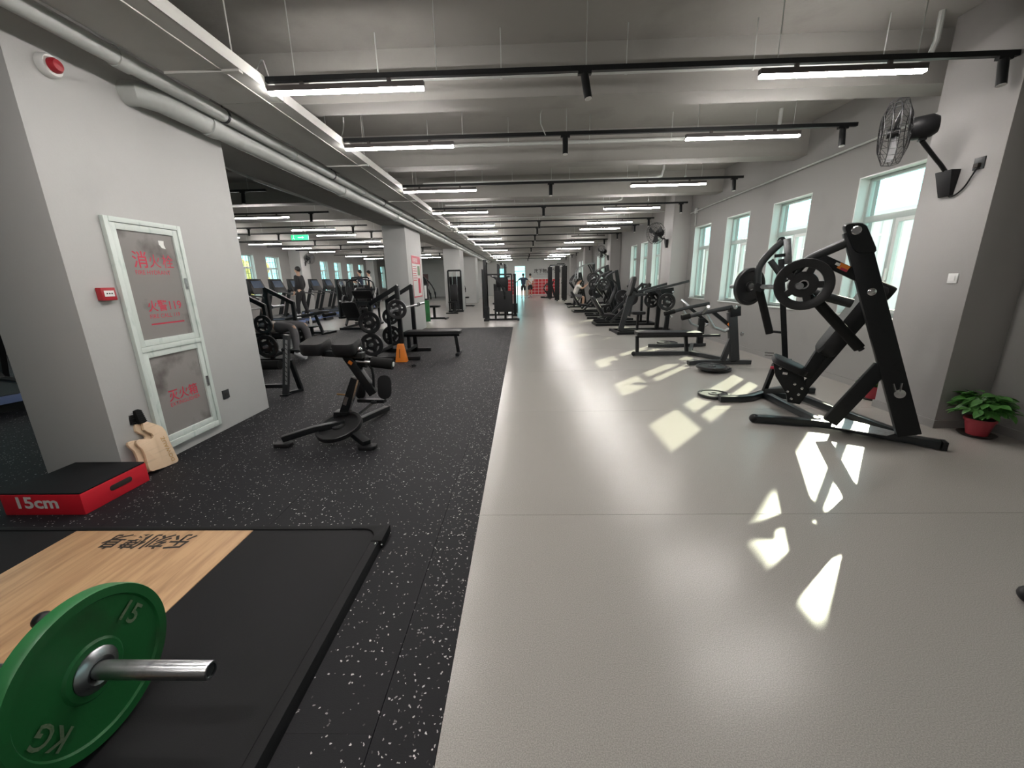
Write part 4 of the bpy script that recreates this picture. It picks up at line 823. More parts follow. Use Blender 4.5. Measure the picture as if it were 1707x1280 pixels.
# ================================================================ wall fans, switches, plants
def fan(c, ndir, mount, label):
    o = empty('wall_fan', c, label, 'fan', 'wall fans'); c = V(c); n = V(ndir).normalized(); _, a, b = frame_of(n)
    mb = MB(); R_ = .25
    for rr, t in ((R_, .0), (R_*.96, .05), (R_*.96, -.05), (R_*.6, .085), (R_*.6, -.085), (.06, .09)):
        mb.path([c+n*t+a*rr*math.cos(2*PI*k/28)+b*rr*math.sin(2*PI*k/28) for k in range(29)], .0035, 5)
    for k in range(28):
        th = 2*PI*k/28; e = a*math.cos(th)+b*math.sin(th)
        mb.path([c+e*.05+n*.09, c+e*R_*.6+n*.085, c+e*R_*.96+n*.05, c+e*R_, c+e*R_*.96-n*.05, c+e*R_*.6-n*.085, c+e*.06-n*.09], .0018, 4)
    obj('cage', mb, 'blackplastic', o)
    for k in range(3):
        th = 2*PI*k/3+.4; e = a*math.cos(th)+b*math.sin(th); f_ = b*math.cos(th)-a*math.sin(th)
        obj('blade', MB().prism([c+e*.03+f_*.02+n*.01, c+e*.19+f_*.10+n*.03, c+e*.22+f_*.02, c+e*.19-f_*.05-n*.025, c+e*.03-f_*.02-n*.01], n*.003), 'grey', o)
    obj('hub', MB().cyl(c-n*.03, c+n*.05, .035, 16), 'blackplastic', o)
    m0 = c-n*.09; m1_ = c-n*.27
    obj('motor', MB().lathe(m0, -n, [(.0001, 0), (.075, 0), (.085, .03), (.085, .13), (.06, .17), (.0001, .175)], 20), 'blackplastic', o)
    neck = c-n*.18+V((0, 0, -.10)); mt = V(mount)
    obj('neck', MB().bar(c-n*.18, neck, .05, .05, side=a), 'blackplastic', o)
    obj('arm', MB().path([neck, neck+(mt-neck)*.45+V((0, 0, .0)), mt+V((-.10, 0, .10)), mt+V((-.03, 0, .02))], .016, 10, smooth=2), 'blackplastic', o)
    obj('wall_mount', MB().hexa([mt+V((-.03, -.05, -.14)), mt+V((0, -.05, -.14)), mt+V((0, .05, -.14)), mt+V((-.03, .05, -.14)), mt+V((-.08, -.07, .06)), mt+V((0, -.07, .06)), mt+V((0, .07, .06)), mt+V((-.08, .07, .06))]), 'blackplastic', o, bev=.005)
    return o
fm_ = onx(1590, 285, 3.62)
f1 = fan((3.12, 3.84, 2.46), (-.84, .53, -.06), (3.62, 3.79, 2.09), 'black wall fan on the nearest pier beside the first window')
obj('cord', MB().path([V((3.61, 3.78, 1.97)), V((3.60, 3.74, 1.93)), V((3.61, 3.66, 1.98)), V((3.60, 3.60, 2.08)), V((3.60, 3.575, 2.13))], .006, 6, smooth=2), 'blackplastic', f1)
fan((3.30, 10.55, 2.36), (-.8, -.55, -.1), (3.62, 10.6, 2.16), 'black wall fan on the second pier of the window wall')
fan((3.30, 17.5, 2.36), (-.8, -.55, -.1), (3.62, 17.6, 2.16), 'black wall fan on the third pier of the window wall')
fan((-10.2, 20.0, 2.5), (.8, -.5, -.1), (-10.45, 20.0, 2.3), 'black wall fan on the pier between the left hall windows')
ws_ = empty('wall_socket', (3.62, 3.58, 2.15), 'grey wall socket with a black plug beside the nearest fan', 'socket')
obj('plate', MB().box(3.61, 3.62, 3.545, 3.625, 2.11, 2.20), 'grey', ws_, bev=.002); obj('plug', MB().box(3.585, 3.61, 3.565, 3.60, 2.125, 2.155), 'ink', ws_)
sw = empty('light_switch', (3.62, 3.57, 1.28), 'white light switch on the nearest pier', 'switch')
obj('plate', MB().box(3.611, 3.62, 3.53, 3.61, 1.24, 1.32), 'white', sw, bev=.002); obj('rocker', MB().box(3.607, 3.611, 3.55, 3.59, 1.26, 1.30), 'white', sw)
def plant(c, R_, label, n_leaf, h_=.22):
    c = V(c); o = empty('potted_plant', c, label, 'plant', 'potted plants')
    obj('saucer', MB().lathe(c, (0, 0, 1), [(.0001, .002), (.10, .002), (.12, .018), (.115, .018), (.095, .008), (.0001, .008)], 24), 'ink', o)
    obj('pot', MB().lathe(c, (0, 0, 1), [(.0001, .01), (.065, .01), (.09, .13), (.098, .13), (.098, .15), (.088, .15), (.085, .13), (.0001, .125)], 28), 'pot', o)
    obj('soil', MB().cyl(c+V((0, 0, .12)), c+V((0, 0, .135)), .084, 20), 'soil', o)
    lf_ = MB().add([(0, 0, 0), (.022, .018, .004), (.03, .045, .006), (.02, .08, 0), (0, .11, -.012), (-.02, .08, 0), (-.03, .045, .006), (-.022, .018, .004), (0, .05, -.004)], [(0, 1, 8), (1, 2, 8), (2, 3, 8), (3, 4, 8), (4, 5, 8), (5, 6, 8), (6, 7, 8), (7, 0, 8)]).mesh('leaf', 'leaf')
    st = MB(); rnd = random.Random(n_leaf)
    for k in range(n_leaf):
        a = rnd.uniform(0, 2*PI); e = rnd.uniform(.1, 1); r = R_*math.sqrt(e)*rnd.uniform(.5, 1); z = .15+h_*(1.05-.75*(r/R_)**2)*rnd.uniform(.55, 1)
        p = c+V((r*math.cos(a), r*math.sin(a), z)); p.x = min(p.x, 3.90); st.path([c+V((.03*math.cos(a), .03*math.sin(a), .13)), c+V((r*.4*math.cos(a), r*.4*math.sin(a), z*.85)), p], .0022, 4)
        l = link('leaf', lf_, o); l.location = p-c
        l.rotation_euler = (rnd.uniform(-.7, .2), rnd.uniform(-.5, .5), (a-PI/2+rnd.uniform(-.5, .5)) if p.x < 3.85 else PI/2+rnd.uniform(-.9, .9)); s = rnd.uniform(.7, 1.15); l.scale = (s, s, s)
    obj('stems', st, 'leaf', o); return o
plant((3.80, 3.25, 0), .19, 'bushy green plant in a red pot beside the nearest pier', 170)
plant((3.82, 4.30, 0), .15, 'small plant in a red pot behind the large press machine', 40, .12)

# ================================================================ generic machines, built in local coordinates
def press_generic(loc, rz, label, tall=1.55, short='', pad=True, plates=True, row=False):
    o = local('plate_loaded_machine', loc, rz, label, 'gym machine', 'plate-loaded machines by the windows')
    for s in (-1, 1):
        y = s*.38
        lpart('base_rail', MB().bar((-.65, y, .035), (.65, y*.85, .035), .07, .06), 'black', o)
        lpart('upright', MB().bar((.35, y*.8, .06), (.05, y*.8, tall), .06, .10, side=(0, 1, 0)), 'black', o)
        lpart('brace', MB().bar((-.15, y*.85, .06), (.22, y*.8, .60), .05, .06, side=(0, 1, 0)), 'grey', o)
        lpart('arm', MB().path([(.05, y*.8, tall-.03), (-.22, y*.85, tall-.12), (-.40, y*.95, tall-.35), (-.42, y*.95, tall-.55)], .03, 8, smooth=1), 'grey', o)
        lpart('grip', MB().cyl((-.42, y*.95, tall-.50), (-.18, y*.6, tall-.85), .028, 8), 'foam', o)
        lpart('weight_horn', MB().cyl((-.40, y*.8, tall-.42), (-.40, y+s*.28, tall-.42), .024, 8), 'steel', o)
        lpart('link', MB().bar((-.22, y*.8, tall-.16), (.14, y*.8, tall-.45), .04, .05, side=(0, 1, 0)), 'black', o)
        if plates:
            p = plate(V((0, 0, 0)), (0, 1, 0), .19, .04, 'plate on the %s arm of the %s' % ('near' if s < 0 else 'far', short), 5)
            R = Matrix.Rotation(rz, 4, 'Z'); p.location = V(loc)+R @ V((-.40, y+s*.14, tall-.42)); p.rotation_euler = (0, 0, rz)
    lpart('cross_rail', MB().bar((.55, -.34, .035), (.55, .34, .035), .06, .06).bar((-.3, -.36, .035), (-.3, .36, .035), .06, .06).bar((-.3, 0, .035), (.55, 0, .035), .06, .06), 'black', o)
    lpart('seat_pad', MB().rbox((-.20, 0, .45), (.19, 0, .02), (0, .17, 0), (0, 0, .035), r=.4), 'pad', o); lpart('seat_post', MB().bar((-.15, 0, .06), (-.18, 0, .42), .06, .07, side=(0, 1, 0)), 'black', o)
    lpart('back_pad', MB().rbox((.12, 0, .85), (.12, 0, .33), (0, .14, 0), (.035, 0, -.01), r=.4), 'pad', o); lpart('back_frame', MB().bar((.0, 0, .42), (.27, 0, 1.15), .05, .05, side=(0, 1, 0)), 'black', o)
    return o
def row_machine(loc, rz, label, short='rowing machine'):
    o = local('row_machine', loc, rz, label, 'gym machine', 'plate-loaded machines by the windows')
    lpart('chest_pad', MB().rbox((-.50, 0, 1.12), (.05, 0, .23), (0, .15, 0), (.04, 0, 0), r=.6), 'pad', o)
    lpart('pad_post', MB().bar((-.52, 0, .40), (-.42, 0, 1.0), .05, .05, side=(0, 1, 0)).bar((-.52, 0, .90), (-.12, 0, .92), .05, .05), 'grey', o)
    lpart('main_post', MB().bar((-.72, 0, .05), (-.5, 0, .95), .07, .12, side=(0, 1, 0)), 'grey', o)
    for s in (-1, 1):
        y = s*.30
        lpart('upright', MB().bar((.30, y, .05), (.34, y, 1.0), .07, .09, side=(0, 1, 0)), 'black', o); lpart('base_rail', MB().bar((-.9, y*1.2, .035), (.6, y*1.2, .035), .07, .06), 'black', o)
        lpart('lever_arm', MB().bar((-.25, y*.8, .98), (.75, y*1.1, 1.22), .05, .055), 'grey', o); lpart('pivot', MB().bar((.1, y, .98), (.40, y, 1.02), .10, .12), 'black', o)
        lpart('drop_arm', MB().bar((.0, y, 1.02), (.22, y*1.4, .78), .05, .06), 'black', o); lpart('weight_horn', MB().cyl((.20, y, .76), (.20, y+s*.34, .76), .024, 8), 'steel', o)
        p = plate(V((0, 0, 0)), (0, 1, 0), .20, .05, 'plate on the %s side of the %s' % ('near' if s < 0 else 'far', short), 5); R = Matrix.Rotation(rz, 4, 'Z'); p.location = V(loc)+R @ V((.20, y+s*.18, .76)); p.rotation_euler = (0, 0, rz)
    for p_, q_ in (((-.85, -.36), (-.85, .36)), ((.5, -.36), (.5, .36)), ((-.85, 0), (.5, 0))): lpart('cross_rail', MB().bar((*p_, .035), (*q_, .035), .06, .06), 'black', o)
    lpart('seat_pad', MB().rbox((-.30, 0, .48), (.16, 0, 0), (0, .16, 0), (0, 0, .035), r=.5), 'pad', o); lpart('seat_post', MB().bar((-.3, 0, .06), (-.3, 0, .45), .05, .05, side=(0, 1, 0)), 'black', o)
    lpart('bolt', MB().ball((.36, -.38, .98), .025, 8).ball((.40, -.34, .40), .028, 8), 'chrome', o)
    return o
def leg_machine(loc, rz, label, short=''):
    o = local('leg_press_machine', loc, rz, label, 'gym machine', 'plate-loaded machines by the windows')
    for s in (-1, 1):
        y = s*.34
        lpart('base_rail', MB().bar((-.9, y, .035), (.8, y, .035), .06, .06), 'black', o); lpart('slide_rail', MB().bar((-.5, y, .10), (.55, y, 1.15), .05, .07), 'grey', o)
        lpart('rear_post', MB().bar((.55, y, .05), (.55, y, 1.15), .06, .06, side=(0, 1, 0)), 'black', o)
        lpart('weight_horn', MB().cyl((.05, y, .75), (-.08, y+s*.32, .80), .024, 8), 'steel', o)
        p = plate(V((0, 0, 0)), (0, 1, 0), .20, .06, 'plate on the %s side of the %s' % ('near' if s < 0 else 'far', short), 0); R = Matrix.Rotation(rz, 4, 'Z'); p.location = V(loc)+R @ V((0, y+s*.16, .77)); p.rotation_euler = (0, 0, rz)
    lpart('foot_plate', MB().rbox((.18, 0, .98), (.10, 0, -.12), (0, .30, 0), (.02, 0, .02), r=.2), 'rubber', o)
    lpart('carriage', MB().bar((.05, -.34, .72), (.05, .34, .72), .10, .10), 'black', o)
    lpart('seat_pad', MB().rbox((-.52, 0, .28), (.22, 0, -.02), (0, .22, 0), (0, 0, .04), r=.4), 'pad', o); lpart('back_pad', MB().rbox((-.82, 0, .55), (-.16, 0, .26), (0, .22, 0), (.035, 0, .02), r=.4), 'pad', o)
    [lpart('cross_rail', MB().bar((x_, -.35, z_), (x_, .35, z_), .06, .06), 'black', o) for x_, z_ in ((.75, .035), (-.88, .035), (.55, 1.12))]
    return o
def stack_machine(loc, rz, label, h=1.95, grp='weight-stack machines', shroud='black', arms=True, wide=.55):
    o = local('weight_stack_machine', loc, rz, label, 'gym machine', grp)
    for s in (-1, 1):
        lpart('frame_post', MB().bar((.35, s*wide/2, 0), (.35, s*wide/2, h), .06, .09, side=(0, 1, 0)), shroud, o); lpart('guide_rod', MB().cyl((.35, s*.10, .08), (.35, s*.10, h-.06), .012, 6), 'chrome', o)
    lpart('top_beam', MB().bar((.35, -wide/2, h), (.35, wide/2, h), .10, .07), shroud, o); lpart('base_beam', MB().bar((.35, -wide/2-.05, .035), (.35, wide/2+.05, .035), .16, .07).bar((.35, 0, .035), (-.75, 0, .035), .07, .06).bar((-.72, -.25, .03), (-.72, .25, .03), .07, .05), 'black', o)
    pl_ = MB().box(.27, .43, -.15, .15, 0, .026).mesh('stack_plate', 'grey')
    for k in range(12): q = bpy.data.objects.new('stack_plate', pl_); C.objects.link(q); q.parent = o; q.location = (0, 0, .10+k*.03)
    lpart('shroud', MB().box(.44, .46, -wide/2+.03, wide/2-.03, .1, h-.25), 'blackplastic', o)
    lpart('seat_pad', MB().rbox((-.30, 0, .46), (.20, 0, 0), (0, .19, 0), (0, 0, .035), r=.4), 'pad', o); lpart('seat_post', MB().bar((-.28, 0, .05), (-.28, 0, .43), .06, .08, side=(0, 1, 0)), 'black', o)
    lpart('back_pad', MB().rbox((-.03, 0, .85), (.03, 0, .33), (0, .16, 0), (.035, 0, 0), r=.4), 'pad', o); lpart('back_post', MB().bar((.05, 0, .05), (.06, 0, 1.2), .05, .07, side=(0, 1, 0)), 'black', o)
    if arms:
        for s in (-1, 1): lpart('lever_arm', MB().path([(.15, s*.1, 1.45), (0, s*.42, 1.40), (-.22, s*.46, 1.1), (-.28, s*.40, .82)], .028, 8, smooth=1), 'black', o); lpart('grip', MB().cyl((-.28, s*.40, .72), (-.28, s*.40, .95), .024, 8), 'foam', o)
    return o
def cable_tower(loc, rz, label, w_=1.1, h=2.15):
    o = local('cable_tower', loc, rz, label, 'gym machine', 'cable towers')
    for s in (-1, 1):
        for t in (-.15, .15): lpart('tower_post', MB().bar((s*w_/2, t, 0), (s*w_/2, t, h), .07, .07, side=(0, 1, 0)), 'black', o)
        lpart('guide_rod', MB().cyl((s*(w_/2-.03), -.05, .1), (s*(w_/2-.03), -.05, h-.1), .012, 6).cyl((s*(w_/2-.03), .05, .1), (s*(w_/2-.03), .05, h-.1), .012, 6), 'chrome', o)
        pl_ = MB().box(-.08, .08, -.11, .11, 0, .026).mesh('stack_plate', 'grey')
        for k in range(14): q = bpy.data.objects.new('stack_plate', pl_); C.objects.link(q); q.parent = o; q.location = (s*(w_/2), 0, .10+k*.03)
        lpart('foot', MB().bar((s*w_/2, -.4, .03), (s*w_/2, .4, .03), .08, .06), 'black', o); lpart('pulley', MB().lathe((s*(w_/2-.12), 0, 1.2), (1, 0, 0), [(.02, -.012), (.05, -.012), (.04, 0), (.05, .012), (.02, .012), (.02, -.012)], 14), 'blackplastic', o)
        lpart('handle', MB().path([(s*(w_/2-.12), 0, 1.1), (s*(w_/2-.16), -.06, 1.0), (s*(w_/2-.16), .06, 1.0), (s*(w_/2-.12), 0, 1.1)], .01, 6), 'foam', o)
    for s in (-1, 1): lpart('stack_shroud', MB().box(s*w_/2-.14, s*w_/2+.14, -.20, -.18, .05, h-.1), 'blackplastic', o)
    lpart('top_beam', MB().bar((-w_/2, 0, h), (w_/2, 0, h), .10, .09), 'black', o); lpart('pull_up_bar', MB().cyl((-w_/2, -.25, h-.05), (w_/2, -.25, h-.05), .018, 8), 'steel', o)
    return o
def pulldown(loc, rz, label):
    o = local('lat_pulldown_machine', loc, rz, label, 'gym machine', 'plate-loaded machines by the windows')
    lpart('frame', MB().bar((.45, 0, .03), (.45, 0, 1.95), .08, .10, side=(0, 1, 0)).bar((.45, 0, .03), (-.7, 0, .03), .08, .06).bar((.5, -.3, .03), (.5, .3, .03), .08, .06).bar((-.68, -.3, .03), (-.68, .3, .03), .08, .06), 'black', o)
    for s in (-1, 1):
        lpart('lever_arm', MB().path([(.45, s*.1, 1.95), (.1, s*.30, 1.95), (-.30, s*.42, 1.75), (-.35, s*.42, 1.30)], .028, 8, smooth=1), 'steel', o); lpart('grip', MB().cyl((-.35, s*.42, 1.15), (-.35, s*.42, 1.35), .022, 8), 'foam', o)
        lpart('side_frame', MB().path([(.45, s*.35, .05), (.5, s*.38, 1.0), (.42, s*.35, 1.6), (.2, s*.2, 1.95)], .03, 8, smooth=1), 'black', o); lpart('weight_horn', MB().cyl((.35, s*.3, 1.0), (.35, s*.55, 1.0), .024, 8), 'steel', o)
    lpart('seat_pad', MB().rbox((-.42, 0, .48), (.18, 0, 0), (0, .17, 0), (0, 0, .035), r=.4), 'pad', o); lpart('seat_post', MB().bar((-.42, 0, .05), (-.42, 0, .45), .06, .07, side=(0, 1, 0)), 'black', o)
    lpart('knee_roller', MB().cyl((-.15, -.28, .68), (-.15, .28, .68), .06, 12), 'foam', o); lpart('chest_pad', MB().rbox((-.05, 0, .98), (.02, 0, .17), (0, .13, 0), (.035, 0, 0), r=.5), 'pad', o)
    lpart('pad_post', MB().bar((-.12, 0, .05), (.0, 0, .98), .05, .06, side=(0, 1, 0)), 'black', o)
    return o
row_machine((3.15, 10.1, 0), 0.05, 'black rowing machine with an upright chest pad before the second pier')
leg_machine((3.0, 11.9, 0), 0.0, 'black leg press with sloping rails just beyond the rowing machine', 'leg press beyond the rowing machine')
press_generic((2.85, 13.3, 0), .1, 'black plate-loaded press behind the leg press', 1.55, 'press right behind the leg press')
press_generic((2.95, 14.9, 0), -.1, 'black plate-loaded press, second beyond the leg press', 1.75, 'taller press before the third pier')
leg_machine((2.95, 16.6, 0), 0.0, 'black leg machine in front of the seated woman', 'leg machine before the seated woman')
pulldown((2.85, 19.2, 0), 0.0, 'black pulldown machine where a woman in a white shirt sits')
press_generic((2.9, 21.3, 0), 0, 'black press machine behind the seated woman', 1.6, plates=False)
cable_tower((2.35, 25.2, 0), 0, 'tall dark cable tower near the far end by the windows', .45)
cable_tower((2.3, 27.5, 0), 0, 'second tall dark cable tower close to the red lockers', .9)
press_generic((2.0, 29.6, 0), 0, 'small dark machine in front of the red lockers', 1.1, plates=False)
lone = stack_machine((-.85, 13.75, 0), PI, 'tall black weight-stack machine standing alone left of the aisle', 1.93, wide=.5)
lpart('weight_cover', MB().box(-.50, .05, .27, .31, .30, .98), 'pad', lone, bev=.01); lpart('cover_frame', MB().bar((-.52, .29, .03), (-.52, .29, 1.5), .05, .05, side=(0, 1, 0)).bar((-.52, .29, 1.5), (.35, .29, 1.5), .05, .05), 'black', lone); lpart('upper_pad', MB().rbox((-.2, .2, 1.25), (.2, 0, 0), (0, 0, .16), (0, .04, 0), r=.4), 'pad', lone)
stack_machine((-.62, 15.6, 0), 0.0, 'black weight-stack machine behind the lone one in the aisle', 1.5, wide=.7)
stack_machine((-3.45, 14.6, 0), PI, 'tall weight-stack machine right behind the second column', 1.95)
stack_machine((-2.9, 17.5, 0), PI*.5, 'slim weight-stack machine with a tall pad before the third column', 1.75, arms=False)
stack_machine((-3.3, 21.6, 0), PI, 'weight-stack machine between the third and fourth columns', 1.4)
stack_machine((-5.0, 18.5, 0), PI*.5, 'weight-stack machine deep in the left hall past the second column', 1.7)
cable_tower((-.9, 18.8, 0), PI/2, 'dark cable tower left of the aisle behind the weight-stack machines', .9, 2.0)
# weight cover boards of the machine behind the second column
wc = empty('machine_cover', (-3.6, 14.3, 0), 'green and white curved weight cover beside the second column', 'machine cover')
obj('lower_panel', MB().box(-3.75, -3.1, 13.55, 13.62, .02, .72), 'green', wc, bev=.01); obj('upper_panel', MB().box(-3.75, -3.1, 13.55, 13.62, .74, 1.25), 'grey', wc, bev=.01)
for k in range(5): obj('white_slat', MB().box(-3.70+k*.12, -3.63+k*.12, 13.535, 13.55, .78, 1.2), 'white', wc)
obj('arched_top', MB().lathe((-3.43, 13.585, 1.25), (0, 1, 0), [(.0001, -.03), (.32, -.03), (.32, .03), (.0001, .03)], 30), 'blackplastic', wc)

# treadmills facing the left windows
def treadmill(loc, rz, label):
    o = local('treadmill', loc, rz, label, 'treadmill', 'treadmills facing the windows')
    lpart('deck', MB().box(-.85, .85, -.38, .38, .10, .19), 'bluelit', o, bev=.01); lpart('belt', MB().box(-.83, .55, -.25, .25, .19, .196), 'rubber', o)
    lpart('side_rail', MB().box(-.85, .6, -.38, -.27, .19, .215).box(-.85, .6, .27, .38, .19, .215), 'grey', o); lpart('motor_hood', MB().hexa([(.5, -.37, .19), (.9, -.37, .12), (.9, .37, .12), (.5, .37, .19), (.55, -.34, .30), (.88, -.34, .25), (.88, .34, .25), (.55, .34, .30)]), 'grey', o, bev=.01)
    for s in (-1, 1):
        lpart('upright', MB().bar((.70, s*.40, .10), (.35, s*.40, 1.15), .06, .11, side=(0, 1, 0)), 'blackplastic', o); lpart('handrail', MB().path([(.38, s*.40, 1.02), (.0, s*.40, .98), (-.12, s*.40, .9)], .025, 8), 'grey', o)
        lpart('foot', MB().box(-.8 if s < 0 else .6, -.7 if s < 0 else .7, -.3, .3, 0, .10), 'black', o)
    lpart('console', MB().hexa([(.22, -.38, 1.05), (.42, -.38, 1.10), (.42, .38, 1.10), (.22, .38, 1.05), (.40, -.33, 1.52), (.46, -.33, 1.52), (.46, .33, 1.52), (.40, .33, 1.52)]), 'blackplastic', o, bev=.01)
    s_ = lpart('screen', MB().prism([(.285, -.26, 1.24), (.285, .26, 1.24), (.368, .24, 1.46), (.368, -.24, 1.46)], (-.004, 0, 0)), 'screen', o)
    return o
for i, y in enumerate([11.7, 12.9, 14.1, 15.3, 16.9, 18.2, 19.5, 20.8]):
    treadmill((-8.0-.05*i, y, 0), PI, '%s treadmill of the row in the left hall counted from the camera' % ORD[i])
treadmill((-6.6, 4.6, 0), PI*.9, 'treadmill with bluish window light painted on its deck, glimpsed left of the nearest column')
# incline bench and small machines in the middle of the left hall
ib = local('incline_bench', (-5.9, 11.0, 0), PI*.95, 'long black incline bench on the floor between the stations and treadmills', 'bench')
lpart('bench_pad', MB().rbox((0, 0, .50), (.62, 0, -.10), (0, .15, 0), (.01, 0, .035), r=.4), 'pad', ib); lpart('frame', MB().bar((-.55, 0, .03), (.6, 0, .03), .06, .06).bar((-.4, 0, .05), (-.25, 0, .5), .06, .06).bar((.45, 0, .05), (.4, 0, .4), .06, .06).bar((-.6, -.3, .03), (-.6, .3, .03), .06, .05).bar((.6, -.2, .03), (.6, .2, .03), .06, .05), 'black', ib)
lpart('roller', MB().cyl((-.68, -.25, .52), (-.68, .25, .52), .05, 12), 'foam', ib)
stack_machine((-5.6, 14.2, 0), PI*.6, 'dark weight-stack machine in the middle of the left hall', 1.5, grp='left hall machines')
stack_machine((-6.6, 15.6, 0), PI*.8, 'dark weight-stack machine in the left hall beside the treadmills', 1.45, grp='left hall machines')
leg_machine((-5.0, 12.6, 0), PI*.5, 'dark leg machine left of the second column', 'leg machine left of the second column')
bt_ = empty('water_bottle', (-5.35, 9.6, 0), 'clear bottle standing on the bench end in the left hall', 'bottle')
q = ony(518, 536, 10.6); obj('bottle_body', MB().lathe(q-V((0, 0, .12)), (0, 0, 1), [(.0001, 0), (.035, 0), (.035, .16), (.015, .20), (.015, .22), (.0001, .22)], 14), 'whiteprint', bt_); obj('cap', MB().cyl(q+V((0, 0, .10)), q+V((0, 0, .13)), .018, 10), 'white', bt_)
sb = empty('side_table', (q.x, q.y, 0), 'small black stand under the bottle in the left hall', 'stand')
obj('top', MB().box(q.x-.15, q.x+.15, q.y-.15, q.y+.15, q.z-.15, q.z-.12), 'black', sb); obj('leg', MB().box(q.x-.03, q.x+.03, q.y-.03, q.y+.03, 0, q.z-.15), 'black', sb); obj('foot', MB().box(q.x-.12, q.x+.12, q.y-.12, q.y+.12, 0, .02), 'black', sb)

# ================================================================ people
def skinmesh(name, verts, edges, rad, m_, root=0, sub=1):
    me = bpy.data.meshes.new(name); me.from_pydata([tuple(v) for v in verts], edges, []); o = bpy.data.objects.new(name, me); C.objects.link(o)
    md = o.modifiers.new('s', 'SKIN'); md.use_smooth_shade = True
    for i, v in enumerate(me.skin_vertices[0].data): r = rad[i]; v.radius = r if isinstance(r, tuple) else (r, r); v.use_root = (i == root)
    s2 = o.modifiers.new('u', 'SUBSURF'); s2.levels = sub; s2.render_levels = sub
    dg = bpy.context.evaluated_depsgraph_get(); out = bpy.data.meshes.new_from_object(o.evaluated_get(dg)); bpy.data.objects.remove(o)
    out.materials.clear(); out.materials.append(K[m_]); out.shade_smooth(); out.name = name; return out
def person(loc, rz, label, P, shirt='clothblack', pants='clothblack', short_sleeve=True, shorts=False, hair_long=False, shoes='shoe', scale=1.0):
    """P: joints in the person's own frame (x right, y forward, z up)"""
    o = local('person', loc, rz, label, 'person'); o.scale = (scale,)*3
    J = {k: V(v) for k, v in P.items()}
    pel, chest, neck, head = J['pelvis'], J['chest'], J['neck'], J['head']
    vs_ = [pel, (pel+chest)/2, chest, neck, head]; ed = [(0, 1), (1, 2), (2, 3), (3, 4)]; rd = [(.085, .065), (.08, .06), (.12, .085), .055, .075]; lk_ = 1 if shorts else .72
    def chain(a, pts, rs):
        k = a
        for p, r in zip(pts, rs): vs_.append(V(p)); rd.append(r); ed.append((k, len(vs_)-1)); k = len(vs_)-1
    hands = []
    for s in ('l', 'r'):
        chain(2, [J['sh_'+s], J['el_'+s], (J['el_'+s]+J['wr_'+s])/2, J['wr_'+s], J['ha_'+s]], [.055, .040, .038, .026, (.036, .018)]); hands.append((J['wr_'+s], J['ha_'+s], s))
        chain(0, [J['hp_'+s], (J['hp_'+s]+J['kn_'+s])/2, J['kn_'+s], J['kn_'+s]*.65+J['an_'+s]*.35, J['an_'+s], J['to_'+s]], [.065, .07*(1 if shorts else .85), .056*lk_, .055*lk_, .036, .035])
    me = skinmesh('body', vs_, ed, rd, 'skin')
    import bmesh as _b
    b = _b.new(); b.from_mesh(me)
    mb = MB(); fw_ = (J['face']-head).normalized() if 'face' in J else V((0, 1, 0)); upd = (head-neck).normalized()
    sd2 = fw_.cross(upd).normalized()
    mb.ball(head+upd*.02, .095, 14, (.82, .98, 1.18)); mb.ball(head+fw_*.095-upd*.0, .016, 6); mb.ball(head+sd2*.078, .022, 6, (.5, .8, 1.2)); mb.ball(head-sd2*.078, .022, 6, (.5, .8, 1.2)); mb.cyl(neck-upd*.03, head, .05, 10)
    for wr, ha, s in hands:
        d, a, c = frame_of(ha-wr)
        for k in range(4):
            off = a*(-.027+.018*k); L_ = (.062, .072, .068, .052)[k]; p0 = ha+off; mb.path([p0, p0+d*L_*.5+c*.004, p0+d*L_*.8+c*.02, p0+d*L_+c*.034], [.0095, .009, .008, .006], 6)
        mb.path([wr+d*.03+a*.03, wr+d*.06+a*.05, wr+d*.09+a*.052], [.011, .010, .008], 6)
    m2_ = mb.mesh('x', 'skin'); b.from_mesh(m2_); b.to_mesh(me); b.free(); me.shade_smooth()
    bo = bpy.data.objects.new('body', me); C.objects.link(bo); bo.parent = o
    face = MB()
    for s in (-1, 1): face.ball(head+fw_*.086+sd2*.032*s+upd*.025, .009, 6)
    face.path([head+fw_*.088-sd2*.025-upd*.045, head+fw_*.093-upd*.047, head+fw_*.088+sd2*.025-upd*.045], .005, 5); lpart('eyes_and_mouth', face, 'hair', o)
    hr = MB().ball(head+upd*.045-fw_*.02, .103, 14, (.86, .98, 1.0)); 
    if hair_long: hr.path([head+upd*.02-fw_*.09, head-fw_*.13-upd*.06, head-fw_*.13-upd*.2], [.045, .04, .015], 8)
    h_ = lpart('hair', hr, 'hair', o)
    # shirt
    sv = [pel*1.15-chest*.15, (pel+chest)/2, chest, chest*.45+neck*.55]; se = [(0, 1), (1, 2), (2, 3)]; sr = [(.165, .125), (.155, .12), (.175, .13), .085]
    for s in ('l', 'r'):
        t = .75 if short_sleeve else 1
        sv.append(J['sh_'+s]); sr.append(.075); se.append((2, len(sv)-1)); sv.append(J['sh_'+s]*(1-t)+J['el_'+s]*t); sr.append(.062); se.append((len(sv)-2, len(sv)-1))
        if not short_sleeve: sv.append(J['wr_'+s]); sr.append(.036); se.append((len(sv)-2, len(sv)-1))
    so_ = bpy.data.objects.new('shirt', skinmesh('shirt', sv, se, sr, shirt)); C.objects.link(so_); so_.parent = o
    pv = [pel*.8+chest*.2, pel]; pe = [(0, 1)]; pr_ = [(.155, .125), (.17, .14)]
